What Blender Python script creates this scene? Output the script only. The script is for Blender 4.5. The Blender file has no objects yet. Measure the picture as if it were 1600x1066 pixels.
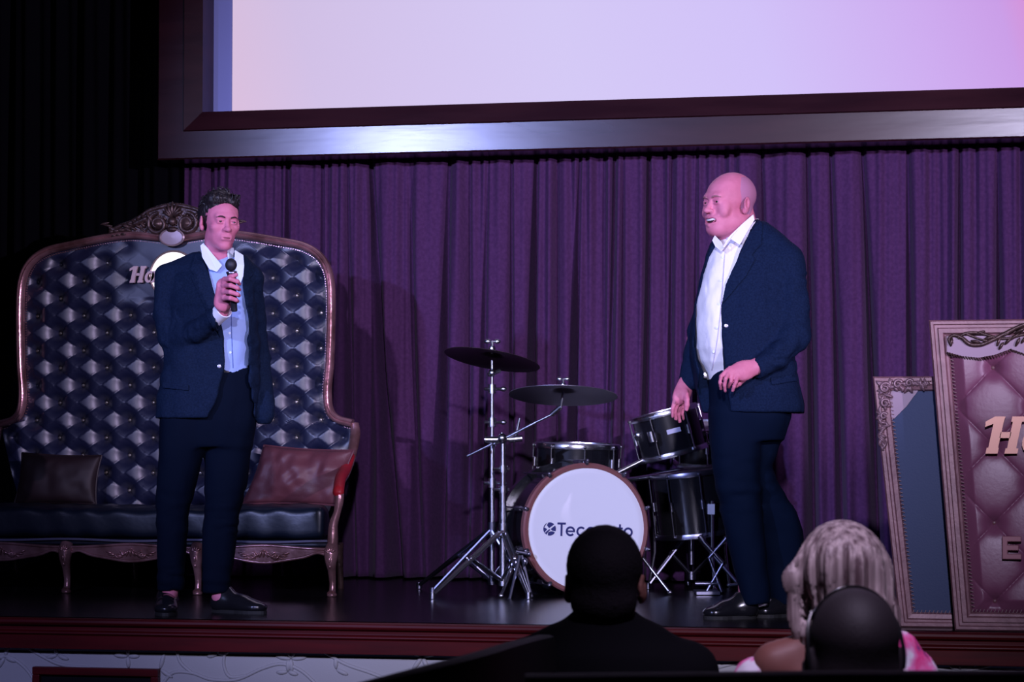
import bpy, bmesh, math, random
import numpy as np
from mathutils import Vector, Matrix

random.seed(7)
scene = bpy.context.scene
COL = scene.collection
PI = math.pi

# ------------------------------------------------------------------ camera
F = 3778.0                     # focal length in pixels of the 1600 px frame (85 mm)
TH = math.radians(11.92)       # the camera looks this far to the left of the wall's normal
PITCH = math.atan(165.0 / F)
CZ = 0.706                     # height above the stage floor (z = 0)
RX, RY = math.cos(TH), math.sin(TH)
FX, FY = -math.sin(TH), math.cos(TH)
cam_data = bpy.data.cameras.new('camera')
cam = bpy.data.objects.new('camera', cam_data)
COL.objects.link(cam)
cam_data.sensor_width = 36.0
cam_data.lens = 36.0 * F / 1600.0
cam_data.clip_end = 200
cam_data.dof.use_dof = True
cam_data.dof.focus_distance = 10.4
cam_data.dof.aperture_fstop = 9.0
cam.location = (0, 0, CZ)
cam.rotation_euler = (PI / 2 + PITCH, 0, TH)
scene.camera = cam

# ------------------------------------------------------------------ colour and light
vs = scene.view_settings
scene.display_settings.display_device = 'sRGB'
vs.view_transform = 'Standard'
vs.look = 'None'
vs.gamma = 1.0
vs.use_curve_mapping = False
vs.exposure = 0.0

world = bpy.data.worlds.new('hall_darkness')
scene.world = world
world.use_nodes = True
bg = world.node_tree.nodes['Background']
bg.inputs['Color'].default_value = (0.30, 0.30, 0.80, 1)
bg.inputs['Strength'].default_value = 0.006


def cam_point(lat, dep, z):
    return Vector((RX * lat + FX * dep, RY * lat + FY * dep, z))


def spot(name, pos, target, energy, color, angle, blend, radius):
    d = bpy.data.lights.new(name, 'SPOT')
    d.energy = energy
    d.color = color
    d.spot_size = math.radians(angle)
    d.spot_blend = blend
    d.shadow_soft_size = radius
    o = bpy.data.objects.new(name, d)
    COL.objects.link(o)
    o.location = pos
    o.rotation_euler = (Vector(target) - Vector(pos)).to_track_quat('-Z', 'Y').to_euler()
    return o


# long-throw stage spot from the right of the hall, low over the audience
spot('stage_spotlight', cam_point(9.8, -3.6, 3.0), cam_point(0.2, 11.4, 9.6), 7400, (0.76, 0.62, 1.0), 58, 0.10, 0.06)
# blue front light from the left of the hall
spot('stage_blue_light', (-6.4, -0.3, 3.75), (-1.9, 11.6, 1.8), 4300, (0.40, 0.46, 1.0), 27, 0.9, 0.12)
# frontal wash from the hall ceiling
spot('stage_wash_light', cam_point(0.2, -1.8, 3.7), cam_point(0.55, 11.2, 1.35), 4300, (0.74, 0.68, 1.0), 27, 1.0, 0.12)
# house light that rakes the front of the stage
spot('stage_front_light', cam_point(-2.6, 2.0, 3.4), cam_point(-2.4, 9.6, -0.3), 820, (0.44, 0.45, 1.0), 34, 0.9, 0.15)
spot('audience_downlight', cam_point(0.6, 3.1, 3.6), cam_point(0.72, 4.75, 0.3), 440, (0.80, 0.66, 1.0), 26, 0.8, 0.1)


# ------------------------------------------------------------------ pixel rays -> points of the place
def ray(px, py):
    s = (px - 800.0) / F
    v = (533.0 - py) / F
    return s, math.cos(PITCH) - v * math.sin(PITCH), math.sin(PITCH) + v * math.cos(PITCH)


def W(px, py, D):                       # at horizontal distance D in front of the camera
    s, f, u = ray(px, py)
    t = D / f
    return Vector((RX * s * t + FX * D, RY * s * t + FY * D, CZ + u * t))


def PY(px, py, Y):                      # on the plane y = Y, parallel to the back wall
    s, f, u = ray(px, py)
    t = Y / (RY * s + FY * f)
    return Vector((RX * s * t + FX * f * t, Y, CZ + u * t))


# ------------------------------------------------------------------ materials
MATS = {}


def mat(name, col, rough=0.6, metal=0.0, bump=None, var=None, spec=0.5, coat=0.0, emit=None, sheen=0.0,
        stretch=(1, 1, 1), detail=3.0):
    if name in MATS:
        return MATS[name]
    m = bpy.data.materials.new(name)
    m.use_nodes = True
    nt = m.node_tree
    b = nt.nodes['Principled BSDF']
    b.inputs['Base Color'].default_value = (*col, 1)
    b.inputs['Roughness'].default_value = rough
    b.inputs['Metallic'].default_value = metal
    b.inputs['Specular IOR Level'].default_value = spec
    b.inputs['Coat Weight'].default_value = coat
    b.inputs['Coat Roughness'].default_value = 0.15
    b.inputs['Sheen Weight'].default_value = sheen
    if emit:
        b.inputs['Emission Color'].default_value = (*emit[0], 1)
        b.inputs['Emission Strength'].default_value = emit[1]
    if bump or var:
        tc = nt.nodes.new('ShaderNodeTexCoord')
        mp = nt.nodes.new('ShaderNodeMapping')
        mp.inputs['Scale'].default_value = stretch
        nt.links.new(tc.outputs['Object'], mp.inputs['Vector'])
    if bump:
        n = nt.nodes.new('ShaderNodeTexNoise')
        n.inputs['Scale'].default_value = bump[0]
        n.inputs['Detail'].default_value = detail
        bp = nt.nodes.new('ShaderNodeBump')
        bp.inputs['Strength'].default_value = bump[1]
        bp.inputs['Distance'].default_value = bump[2] if len(bump) > 2 else 0.01
        nt.links.new(mp.outputs['Vector'], n.inputs['Vector'])
        nt.links.new(n.outputs['Fac'], bp.inputs['Height'])
        nt.links.new(bp.outputs['Normal'], b.inputs['Normal'])
    if var:
        n2 = nt.nodes.new('ShaderNodeTexNoise')
        n2.inputs['Scale'].default_value = var[0]
        n2.inputs['Detail'].default_value = 4.0
        cr = nt.nodes.new('ShaderNodeValToRGB')
        cr.color_ramp.elements[0].position = 0.36
        cr.color_ramp.elements[1].position = 0.66
        cr.color_ramp.elements[0].color = (*col, 1)
        cr.color_ramp.elements[1].color = (*var[1], 1)
        nt.links.new(mp.outputs['Vector'], n2.inputs['Vector'])
        nt.links.new(n2.outputs['Fac'], cr.inputs['Fac'])
        nt.links.new(cr.outputs['Color'], b.inputs['Base Color'])
    MATS[name] = m
    return m


M_curtain = mat('purple_velvet', (0.053, 0.0175, 0.064), 0.9, sheen=0.05, var=(60, (0.070, 0.024, 0.082)), spec=0.15)
M_drape = mat('black_drape', (0.0022, 0.0022, 0.0035), 0.95, spec=0.03)
M_stage = mat('black_stage_floor', (0.006, 0.005, 0.006), 0.26, var=(3, (0.011, 0.009, 0.011)), stretch=(0.6, 6, 1), bump=(14, 0.12, 0.004), spec=0.22)
M_maho = mat('mahogany_varnish', (0.105, 0.005, 0.007), 0.42, var=(5, (0.065, 0.0035, 0.005)), stretch=(0.5, 6, 6), spec=0.25)
M_frame = mat('dark_mahogany', (0.018, 0.004, 0.007), 0.22, var=(2.2, (0.034, 0.009, 0.012)), stretch=(0.5, 3, 3), spec=0.42, bump=(4, 0.10, 0.01))
M_plaster = mat('embossed_white_plaster', (0.50, 0.50, 0.50), 0.55, bump=(160, 0.25, 0.002))
M_gilt = mat('rose_gilt_wood', (0.44, 0.23, 0.24), 0.25, 0.6, bump=(60, 0.3, 0.004), var=(9, (0.18, 0.085, 0.08)))
M_giltdark = mat('antique_carved_gilt', (0.10, 0.058, 0.052), 0.36, 0.4, bump=(45, 0.6, 0.006), var=(22, (0.04, 0.022, 0.02)))
M_leather_blue = mat('dark_blue_leather', (0.007, 0.010, 0.035), 0.43, bump=(220, 0.15, 0.001), spec=1.0)
M_leather_seat = mat('seat_blue_leather', (0.004, 0.008, 0.018), 0.38, bump=(30, 0.15, 0.006), spec=0.6)
M_leather_mar = mat('maroon_leather', (0.105, 0.030, 0.038), 0.5, bump=(26, 0.25, 0.008), spec=0.45)
M_leather_pink = mat('dusty_pink_leather', (0.19, 0.062, 0.115), 0.40, bump=(60, 0.18, 0.003), spec=0.5)
M_brown_shadow = mat('shaded_brown_leather', (0.012, 0.004, 0.006), 0.6)  # left cushion's leather, with the shade there mixed into its colour
M_button = mat('brass_button', (0.5, 0.42, 0.34), 0.3, 0.8)
M_chrome = mat('chrome', (0.70, 0.70, 0.75), 0.27, 1.0)
M_chrome_dull = mat('dull_chrome', (0.28, 0.28, 0.36), 0.33, 1.0)
M_black = mat('black_gloss', (0.010, 0.010, 0.012), 0.2, coat=0.4)
M_rubber = mat('black_rubber', (0.012, 0.012, 0.012), 0.7)
M_bronze = mat('dark_bronze_cymbal', (0.10, 0.075, 0.07), 0.36, 0.7, bump=(3, 0.1, 0.002))
M_bronze2 = mat('grey_bronze_cymbal', (0.20, 0.18, 0.22), 0.42, 0.6)
M_head = mat('white_drum_skin', (0.93, 0.93, 0.95), 0.45)
M_hoop = mat('rose_wood_hoop', (0.24, 0.09, 0.085), 0.4, coat=0.1)
M_logo = mat('navy_print', (0.03, 0.035, 0.16), 0.5)
M_letters = mat('copper_letters', (0.62, 0.33, 0.24), 0.35, 0.3)
M_skin = mat('skin', (0.64, 0.20, 0.29), 0.55, bump=(90, 0.12, 0.002), var=(22, (0.55, 0.155, 0.235)), spec=0.3)
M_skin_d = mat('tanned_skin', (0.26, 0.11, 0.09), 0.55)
M_lips = mat('lips', (0.46, 0.115, 0.18), 0.6)
M_mouth = mat('mouth_dark', (0.05, 0.01, 0.015), 0.6)
M_teeth = mat('teeth', (0.85, 0.82, 0.80), 0.3)
M_eye = mat('eye_white', (0.30, 0.20, 0.24), 0.3)
M_iris = mat('iris_dark', (0.02, 0.012, 0.012), 0.2)
M_hair = mat('black_hair', (0.012, 0.008, 0.010), 0.5, bump=(120, 0.8, 0.004), stretch=(1, 1, 0.25))
M_brow = mat('brow_hair', (0.045, 0.014, 0.020), 0.8)
M_stubble = mat('grey_stubble', (0.42, 0.165, 0.27), 0.75, bump=(300, 0.4, 0.001))
M_navy = mat('navy_wool', (0.0034, 0.0090, 0.025), 0.85, bump=(260, 0.3, 0.002), var=(140, (0.006, 0.014, 0.037)), spec=0.10)
M_navy2 = mat('midnight_blue_wool', (0.0034, 0.0095, 0.030), 0.85, bump=(260, 0.3, 0.002), var=(140, (0.006, 0.015, 0.044)), spec=0.10)
M_trouser = mat('navy_trouser_wool', (0.0013, 0.0040, 0.0125), 0.85, bump=(200, 0.3, 0.002), spec=0.08)
M_trouser2 = mat('blue_trouser_wool', (0.0018, 0.0062, 0.0200), 0.85, bump=(200, 0.3, 0.002), spec=0.08)
M_shirt_b = mat('light_blue_cotton', (0.30, 0.42, 0.74), 0.8, bump=(40, 0.25, 0.006))
M_shirt_c = mat('pale_collar_cotton', (0.72, 0.82, 0.95), 0.8)
M_shirt_w = mat('white_cotton', (0.86, 0.86, 0.90), 0.8, bump=(30, 0.3, 0.008))
M_shoe = mat('black_polished_leather', (0.010, 0.010, 0.013), 0.2, coat=0.5)
M_mic = mat('black_microphone', (0.02, 0.02, 0.028), 0.35, 0.3)
M_grille = mat('microphone_grille', (0.03, 0.03, 0.04), 0.5, 0.5, bump=(500, 0.8, 0.001))
M_blacktop = mat('black_jacket', (0.004, 0.004, 0.006), 0.95, spec=0.1)
M_hairshort = mat('short_black_hair', (0.010, 0.008, 0.012), 0.85, bump=(250, 0.8, 0.003), spec=0.2)
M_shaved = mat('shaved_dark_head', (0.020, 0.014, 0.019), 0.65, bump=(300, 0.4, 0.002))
M_booth = mat('black_booth_leather', (0.003, 0.003, 0.005), 0.7, spec=0.2)
M_hall = mat('dark_hall_floor', (0.02, 0.015, 0.015), 0.7)
M_wall = mat('black_back_wall', (0.02, 0.02, 0.02), 0.9)

def stripe_hair():
    m = mat('ash_blonde_hair', (0.58, 0.47, 0.46), 0.5, bump=(55, 0.9, 0.01), var=(75, (0.13, 0.08, 0.09)), stretch=(1, 1, 0.035))
    return m
M_blonde = stripe_hair()


def floral():
    m = bpy.data.materials.new('pink_floral_cotton')
    m.use_nodes = True
    nt = m.node_tree
    b = nt.nodes['Principled BSDF']
    b.inputs['Roughness'].default_value = 0.8
    tc = nt.nodes.new('ShaderNodeTexCoord')
    v = nt.nodes.new('ShaderNodeTexVoronoi')
    v.inputs['Scale'].default_value = 26
    n = nt.nodes.new('ShaderNodeTexNoise')
    n.inputs['Scale'].default_value = 22
    n.inputs['Detail'].default_value = 3
    cr = nt.nodes.new('ShaderNodeValToRGB')
    e = cr.color_ramp.elements
    e[0].position = 0.40; e[0].color = (0.85, 0.80, 0.9, 1)
    e[1].position = 0.62; e[1].color = (0.85, 0.06, 0.28, 1)
    x = e.new(0.5); x.color = (0.85, 0.25, 0.55, 1)
    x = e.new(0.72); x.color = (0.25, 0.05, 0.25, 1)
    nt.links.new(tc.outputs['Object'], v.inputs['Vector'])
    nt.links.new(tc.outputs['Object'], n.inputs['Vector'])
    nt.links.new(n.outputs['Fac'], cr.inputs['Fac'])
    nt.links.new(cr.outputs['Color'], b.inputs['Base Color'])
    return m
M_floral = floral()

# ------------------------------------------------------------------ objects
def thing(name, label, cat, loc=(0, 0, 0), rz=0.0, group=None):
    o = bpy.data.objects.new(name, None)
    o.empty_display_size = 0.1
    COL.objects.link(o)
    o.location = loc
    o.rotation_euler = (0, 0, rz)
    o['label'] = label
    o['category'] = cat
    if group:
        o['group'] = group
    return o


def tag(o, label, cat, group=None):
    o['label'] = label
    o['category'] = cat
    if group:
        o['group'] = group
    return o


def root_matrix(o):
    while o.parent:
        o = o.parent
    return Matrix.Translation(o.location) @ o.rotation_euler.to_matrix().to_4x4()


class MB:
    def __init__(self):
        self.v = []; self.f = []

    def add(self, verts, faces):
        n = len(self.v)
        self.v += [Vector(p) for p in verts]
        self.f += [tuple(n + i for i in f) for f in faces]
        return self

    def box(self, c, s, rot=None):
        c = Vector(c)
        P = []
        for k in range(8):
            p = Vector(((-1, 1)[k & 1] * s[0] / 2, (-1, 1)[(k >> 1) & 1] * s[1] / 2, (-1, 1)[k >> 2] * s[2] / 2))
            if rot:
                p = rot @ p
            P.append(c + p)
        return self.add(P, [(0, 2, 3, 1), (4, 5, 7, 6), (0, 1, 5, 4), (2, 6, 7, 3), (0, 4, 6, 2), (1, 3, 7, 5)])

    def lathe(self, prof, origin=(0, 0, 0), axis=(0, 0, 1), seg=24, up=None):
        # prof: (radius, height) pairs
        origin = Vector(origin); ax = Vector(axis).normalized()
        h = Vector((1, 0, 0)) if abs(ax.x) < 0.9 else Vector((0, 1, 0))
        e1 = ax.cross(h).normalized(); e2 = ax.cross(e1)
        V = []; Fc = []
        for r, z in prof:
            for i in range(seg):
                a = 2 * PI * i / seg
                V.append(origin + ax * z + (e1 * math.cos(a) + e2 * math.sin(a)) * max(r, 1e-5))
        m = len(prof)
        for j in range(m - 1):
            for i in range(seg):
                k = (i + 1) % seg
                Fc.append((j * seg + i, (j + 1) * seg + i, (j + 1) * seg + k, j * seg + k))
        Fc.append(tuple(range(seg)))
        Fc.append(tuple(reversed(range((m - 1) * seg, m * seg))))
        return self.add(V, Fc)

    def cyl(self, a, b, r1, r2=None, seg=16):
        a = Vector(a); b = Vector(b)
        r2 = r1 if r2 is None else r2
        L = (b - a).length
        return self.lathe([(r1, 0), (r2, L)], a, b - a, seg)

    def ball(self, c, r, seg=12, rot=None):
        r = (r, r, r) if not hasattr(r, '__len__') else r
        V = []; Fc = []
        n = seg; m = seg // 2 + 2
        for j in range(m + 1):
            t = PI * j / m
            for i in range(n):
                p = 2 * PI * i / n
                q = Vector((r[0] * math.sin(t) * math.cos(p), r[1] * math.sin(t) * math.sin(p), r[2] * math.cos(t)))
                if rot:
                    q = rot @ q
                V.append(Vector(c) + q)
        for j in range(m):
            for i in range(n):
                k = (i + 1) % n
                Fc.append((j * n + i, (j + 1) * n + i, (j + 1) * n + k, j * n + k))
        return self.add(V, Fc)

    def tube(self, pts, r, seg=10, cap=True):
        pts = [Vector(p) for p in pts]
        n = len(pts)
        rr = r if hasattr(r, '__len__') else [r] * n
        t0 = (pts[1] - pts[0]).normalized()
        h = Vector((0, 0, 1)) if abs(t0.z) < 0.9 else Vector((1, 0, 0))
        e = t0.cross(h).normalized()
        V = []; Fc = []
        for i, p in enumerate(pts):
            t = (pts[min(i + 1, n - 1)] - pts[max(i - 1, 0)]).normalized()
            e = (e - t * e.dot(t)).normalized()
            g = t.cross(e)
            for k in range(seg):
                a = 2 * PI * k / seg
                V.append(p + (e * math.cos(a) + g * math.sin(a)) * rr[i])
        for i in range(n - 1):
            for k in range(seg):
                q = (k + 1) % seg
                Fc.append((i * seg + k, i * seg + q, (i + 1) * seg + q, (i + 1) * seg + k))
        if cap:
            Fc.append(tuple(reversed(range(seg))))
            Fc.append(tuple(range((n - 1) * seg, n * seg)))
        return self.add(V, Fc)

    def prism(self, poly, y0, y1):
        # polygon of (x, z) in world, from y0 (front) to y1
        n = len(poly)
        V = [(x, y0, z) for x, z in poly] + [(x, y1, z) for x, z in poly]
        return self.add(V, [tuple(range(n)), tuple(reversed(range(n, 2 * n)))] +
                        [(i, n + i, n + (i + 1) % n, (i + 1) % n) for i in range(n)])

    def sweep(self, path, prof, closed=False):
        # path of (x, z); prof of (offset along outward normal, y); y absolute
        n = len(path); m = len(prof)
        V = []
        for i in range(n):
            if closed:
                a = path[(i - 1) % n]; b = path[(i + 1) % n]
            else:
                a = path[max(i - 1, 0)]; b = path[min(i + 1, n - 1)]
            tx, tz = b[0] - a[0], b[1] - a[1]
            l = math.hypot(tx, tz) or 1
            nx, nz = tz / l, -tx / l
            for o, y in prof:
                V.append((path[i][0] + nx * o, y, path[i][1] + nz * o))
        Fc = []
        for i in range(n if closed else n - 1):
            j = (i + 1) % n
            for k in range(m):
                q = (k + 1) % m
                Fc.append((i * m + k, i * m + q, j * m + q, j * m + k))
        if not closed:
            Fc.append(tuple(reversed(range(m))))
            Fc.append(tuple(range((n - 1) * m, n * m)))
        return self.add(V, Fc)

    def build(self, name, material, parent=None, smooth=True, bevel=0.0, local=False, sharp=40, structure=False):
        me = bpy.data.meshes.new(name)
        V = self.v
        if parent is not None and not local:
            Mi = root_matrix(parent).inverted()
            V = [Mi @ p for p in V]
        me.from_pydata([tuple(p) for p in V], [], self.f)
        me.materials.append(material)
        bm = bmesh.new(); bm.from_mesh(me)
        bmesh.ops.recalc_face_normals(bm, faces=bm.faces)
        if bevel:
            es = [e for e in bm.edges if len(e.link_faces) == 2 and e.calc_face_angle(0) > math.radians(30)]
            bmesh.ops.bevel(bm, geom=es, offset=bevel, segments=2, affect='EDGES', profile=0.5, clamp_overlap=True)
        for f_ in bm.faces:
            f_.smooth = smooth
        if smooth:
            for e in bm.edges:
                if len(e.link_faces) == 2 and e.calc_face_angle(0) > math.radians(sharp):
                    e.smooth = False
        bm.to_mesh(me); bm.free()
        o = bpy.data.objects.new(name, me)
        COL.objects.link(o)
        if parent is not None:
            o.parent = parent
        if structure:
            o['kind'] = 'structure'
        return o


def each(bs, name, material, parent, **k):
    return [q.build(name, material, parent, **k) for q in bs]


def cat_rom(pts, n=8, closed=False):
    P = [Vector(p) for p in pts]
    out = []
    N = len(P)
    rng = range(N) if closed else range(N - 1)
    for i in rng:
        p0 = P[(i - 1) % N] if closed or i > 0 else P[0] * 2 - P[1]
        p1 = P[i]; p2 = P[(i + 1) % N]
        p3 = P[(i + 2) % N] if closed or i + 2 < N else P[-1] * 2 - P[-2]
        for k in range(n):
            t = k / n
            out.append(0.5 * ((2 * p1) + (p2 - p0) * t + (2 * p0 - 5 * p1 + 4 * p2 - p3) * t * t + (3 * p1 - p0 - 3 * p2 + p3) * t ** 3))
    if not closed:
        out.append(P[-1])
    return out


def grid_mesh(name, X, Y, Z, material, parent=None, structure=False, flip=False):
    # X, Y, Z : 2-D numpy arrays of world positions
    n, m = X.shape
    V = np.stack([X, Y, Z], -1).reshape(-1, 3)
    if parent is not None:
        Mi = np.array(root_matrix(parent).inverted())
        V = V @ Mi[:3, :3].T + Mi[:3, 3]
    idx = np.arange(n * m).reshape(n, m)
    a = idx[:-1, :-1].ravel(); b = idx[1:, :-1].ravel(); c = idx[1:, 1:].ravel(); d = idx[:-1, 1:].ravel()
    Q = np.stack([a, d, c, b] if flip else [a, b, c, d], -1)
    return np_mesh(name, V, Q, material, parent, structure)


def np_mesh(name, V, Q, material, parent=None, structure=False):
    me = bpy.data.meshes.new(name)
    V = np.ascontiguousarray(V, dtype=np.float32)
    Q = np.ascontiguousarray(Q, dtype=np.int32)
    me.vertices.add(len(V)); me.vertices.foreach_set('co', V.ravel())
    me.loops.add(Q.size); me.loops.foreach_set('vertex_index', Q.ravel())
    me.polygons.add(len(Q))
    me.polygons.foreach_set('loop_start', np.arange(0, Q.size, 4, dtype=np.int32))
    me.update(calc_edges=True)
    me.validate()
    me.polygons.foreach_set('use_smooth', np.ones(len(me.polygons), dtype=bool))
    me.materials.append(material)
    me.update()
    o = bpy.data.objects.new(name, me)
    COL.objects.link(o)
    if parent is not None:
        o.parent = parent
    if structure:
        o['kind'] = 'structure'
    return o


def text_mesh(body, size, extrude, shear=0.0, offset=0.0, spacing=1.0):
    cu = bpy.data.curves.new('lettering', 'FONT')
    cu.body = body; cu.size = size; cu.extrude = extrude; cu.shear = shear; cu.offset = offset
    cu.space_character = spacing
    cu.bevel_depth = 0.0; cu.resolution_u = 4
    o = bpy.data.objects.new('lettering', cu)
    COL.objects.link(o)
    dg = bpy.context.evaluated_depsgraph_get()
    me = bpy.data.meshes.new_from_object(o.evaluated_get(dg))
    V = [v.co.copy() for v in me.vertices]
    Fc = [tuple(p.vertices) for p in me.polygons]
    bpy.data.objects.remove(o); bpy.data.curves.remove(cu); bpy.data.meshes.remove(me)
    return V, Fc


# ------------------------------------------------------------------ smooth solids on a rectilinear grid (surface nets)
def axis(lo, hi, step, fine=()):
    out = [lo]
    while out[-1] < hi:
        x = out[-1]; s = step
        for a, b, fs in fine:
            if a <= x <= b:
                s = min(s, fs)
            elif x < a:
                s = min(s, max(fs, (a - x) * 0.35 + fs * 0.5))
            else:
                s = min(s, max(fs, (x - b) * 0.35 + fs * 0.8))
        out.append(x + s)
    return np.array(out, dtype=np.float32)


def vnoise(x, y, z, seed=0):
    rs = np.random.RandomState(seed)
    T = rs.rand(32, 32, 32).astype(np.float32)
    xi = np.floor(x).astype(int); yi = np.floor(y).astype(int); zi = np.floor(z).astype(int)
    fx = x - xi; fy = y - yi; fz = z - zi
    fx = fx * fx * (3 - 2 * fx); fy = fy * fy * (3 - 2 * fy); fz = fz * fz * (3 - 2 * fz)
    def g(a, b, c):
        return T[(xi + a) & 31, (yi + b) & 31, (zi + c) & 31]
    r = 0
    for a in (0, 1):
        for b in (0, 1):
            for c in (0, 1):
                r = r + g(a, b, c) * (fx if a else 1 - fx) * (fy if b else 1 - fy) * (fz if c else 1 - fz)
    return r * 2 - 1


def cone(a, b, r1, r2=None):
    a = np.array(a, dtype=np.float32); b = np.array(b, dtype=np.float32)
    r2 = r1 if r2 is None else r2
    ba = b - a; L2 = float(ba @ ba) + 1e-12
    def f(x, y, z):
        px, py, pz = x - a[0], y - a[1], z - a[2]
        h = np.clip((px * ba[0] + py * ba[1] + pz * ba[2]) / L2, 0, 1)
        return np.sqrt((px - h * ba[0]) ** 2 + (py - h * ba[1]) ** 2 + (pz - h * ba[2]) ** 2) - (r1 + (r2 - r1) * h)
    m = max(r1, r2)
    return f, np.minimum(a, b) - m, np.maximum(a, b) + m


def flatcone(a, b, r1, r2, flat, n):
    # tapered limb flattened by factor flat along direction n
    a = np.array(a, dtype=np.float32); b = np.array(b, dtype=np.float32); n = np.array(n, dtype=np.float32)
    n = n / np.linalg.norm(n)
    ba = b - a; L2 = float(ba @ ba)
    def f(x, y, z):
        px, py, pz = x - a[0], y - a[1], z - a[2]
        h = np.clip((px * ba[0] + py * ba[1] + pz * ba[2]) / L2, 0, 1)
        qx, qy, qz = px - h * ba[0], py - h * ba[1], pz - h * ba[2]
        dn = qx * n[0] + qy * n[1] + qz * n[2]
        k = (1 / flat - 1) * dn
        qx, qy, qz = qx + k * n[0], qy + k * n[1], qz + k * n[2]
        r = r1 + (r2 - r1) * h
        return (np.sqrt(qx * qx + qy * qy + qz * qz) - r) * min(1, flat + 0.2)
    m = max(r1, r2)
    return f, np.minimum(a, b) - m, np.maximum(a, b) + m


def ell(c, r, R=None):
    c = np.array(c, dtype=np.float32); r = np.array(r, dtype=np.float32)
    Rt = None if R is None else np.array(R, dtype=np.float32)
    def f(x, y, z):
        px, py, pz = x - c[0], y - c[1], z - c[2]
        if Rt is not None:
            px, py, pz = (Rt[0, 0] * px + Rt[1, 0] * py + Rt[2, 0] * pz,
                          Rt[0, 1] * px + Rt[1, 1] * py + Rt[2, 1] * pz,
                          Rt[0, 2] * px + Rt[1, 2] * py + Rt[2, 2] * pz)
        k0 = np.sqrt((px / r[0]) ** 2 + (py / r[1]) ** 2 + (pz / r[2]) ** 2)
        k1 = np.sqrt((px / r[0] ** 2) ** 2 + (py / r[1] ** 2) ** 2 + (pz / r[2] ** 2) ** 2) + 1e-6
        return k0 * (k0 - 1) / k1
    m = float(r.max())
    return f, c - m, c + m


def loft(keys, p=2.0, rnd=0.02):
    # keys: (z, cx, cy, rx, ry) along z
    K = np.array(sorted(keys), dtype=np.float32)
    z0, z1 = K[0, 0], K[-1, 0]
    def f(x, y, z):
        zz = np.clip(z, z0, z1)
        cx = np.interp(zz, K[:, 0], K[:, 1]); cy = np.interp(zz, K[:, 0], K[:, 2])
        rx = np.interp(zz, K[:, 0], K[:, 3]); ry = np.interp(zz, K[:, 0], K[:, 4])
        q = (np.abs((x - cx) / rx) ** p + np.abs((y - cy) / ry) ** p) ** (1 / p)
        d = (q - 1) * np.minimum(rx, ry)
        e = np.maximum(z - z1, z0 - z)
        return np.minimum(np.maximum(d, e), 0) + np.sqrt(np.maximum(d, 0) ** 2 + np.maximum(e, 0) ** 2)
    m = 1e-3
    return f, np.array([(K[:, 1] - K[:, 3]).min(), (K[:, 2] - K[:, 4]).min(), z0]), np.array([(K[:, 1] + K[:, 3]).max(), (K[:, 2] + K[:, 4]).max(), z1])


def poly2(P):
    P = np.array(P, dtype=np.float32)
    def f(x, z):
        x, z = np.broadcast_arrays(x, z)
        d = np.full(x.shape, 1e9, dtype=np.float32); s = np.ones(x.shape, dtype=np.float32)
        n = len(P)
        for i in range(n):
            a = P[i]; b = P[i - 1]
            ex, ez = b - a
            wx, wz = x - a[0], z - a[1]
            t = np.clip((wx * ex + wz * ez) / (ex * ex + ez * ez + 1e-12), 0, 1)
            d = np.minimum(d, (wx - ex * t) ** 2 + (wz - ez * t) ** 2)
            c1 = z >= a[1]; c2 = z < b[1]; c3 = ex * wz > ez * wx
            flip = (c1 & c2 & c3) | (~c1 & ~c2 & ~c3)
            s = np.where(flip, -s, s)
        return s * np.sqrt(d)
    return f


def prism(P, y0, y1):
    P = np.array(P, dtype=np.float32)
    g = poly2(P)
    def f(x, y, z):
        d = g(x, z)
        return np.maximum(d, np.maximum(y0 - y, y - y1))
    return f, np.array([P[:, 0].min(), y0, P[:, 1].min()]), np.array([P[:, 0].max(), y1, P[:, 1].max()])


def tmin(a, b, k):
    if k <= 0:
        return np.minimum(a, b)
    h = np.maximum(k - np.abs(a - b), 0) / k
    return np.minimum(a, b) - h * h * k * 0.25


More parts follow.
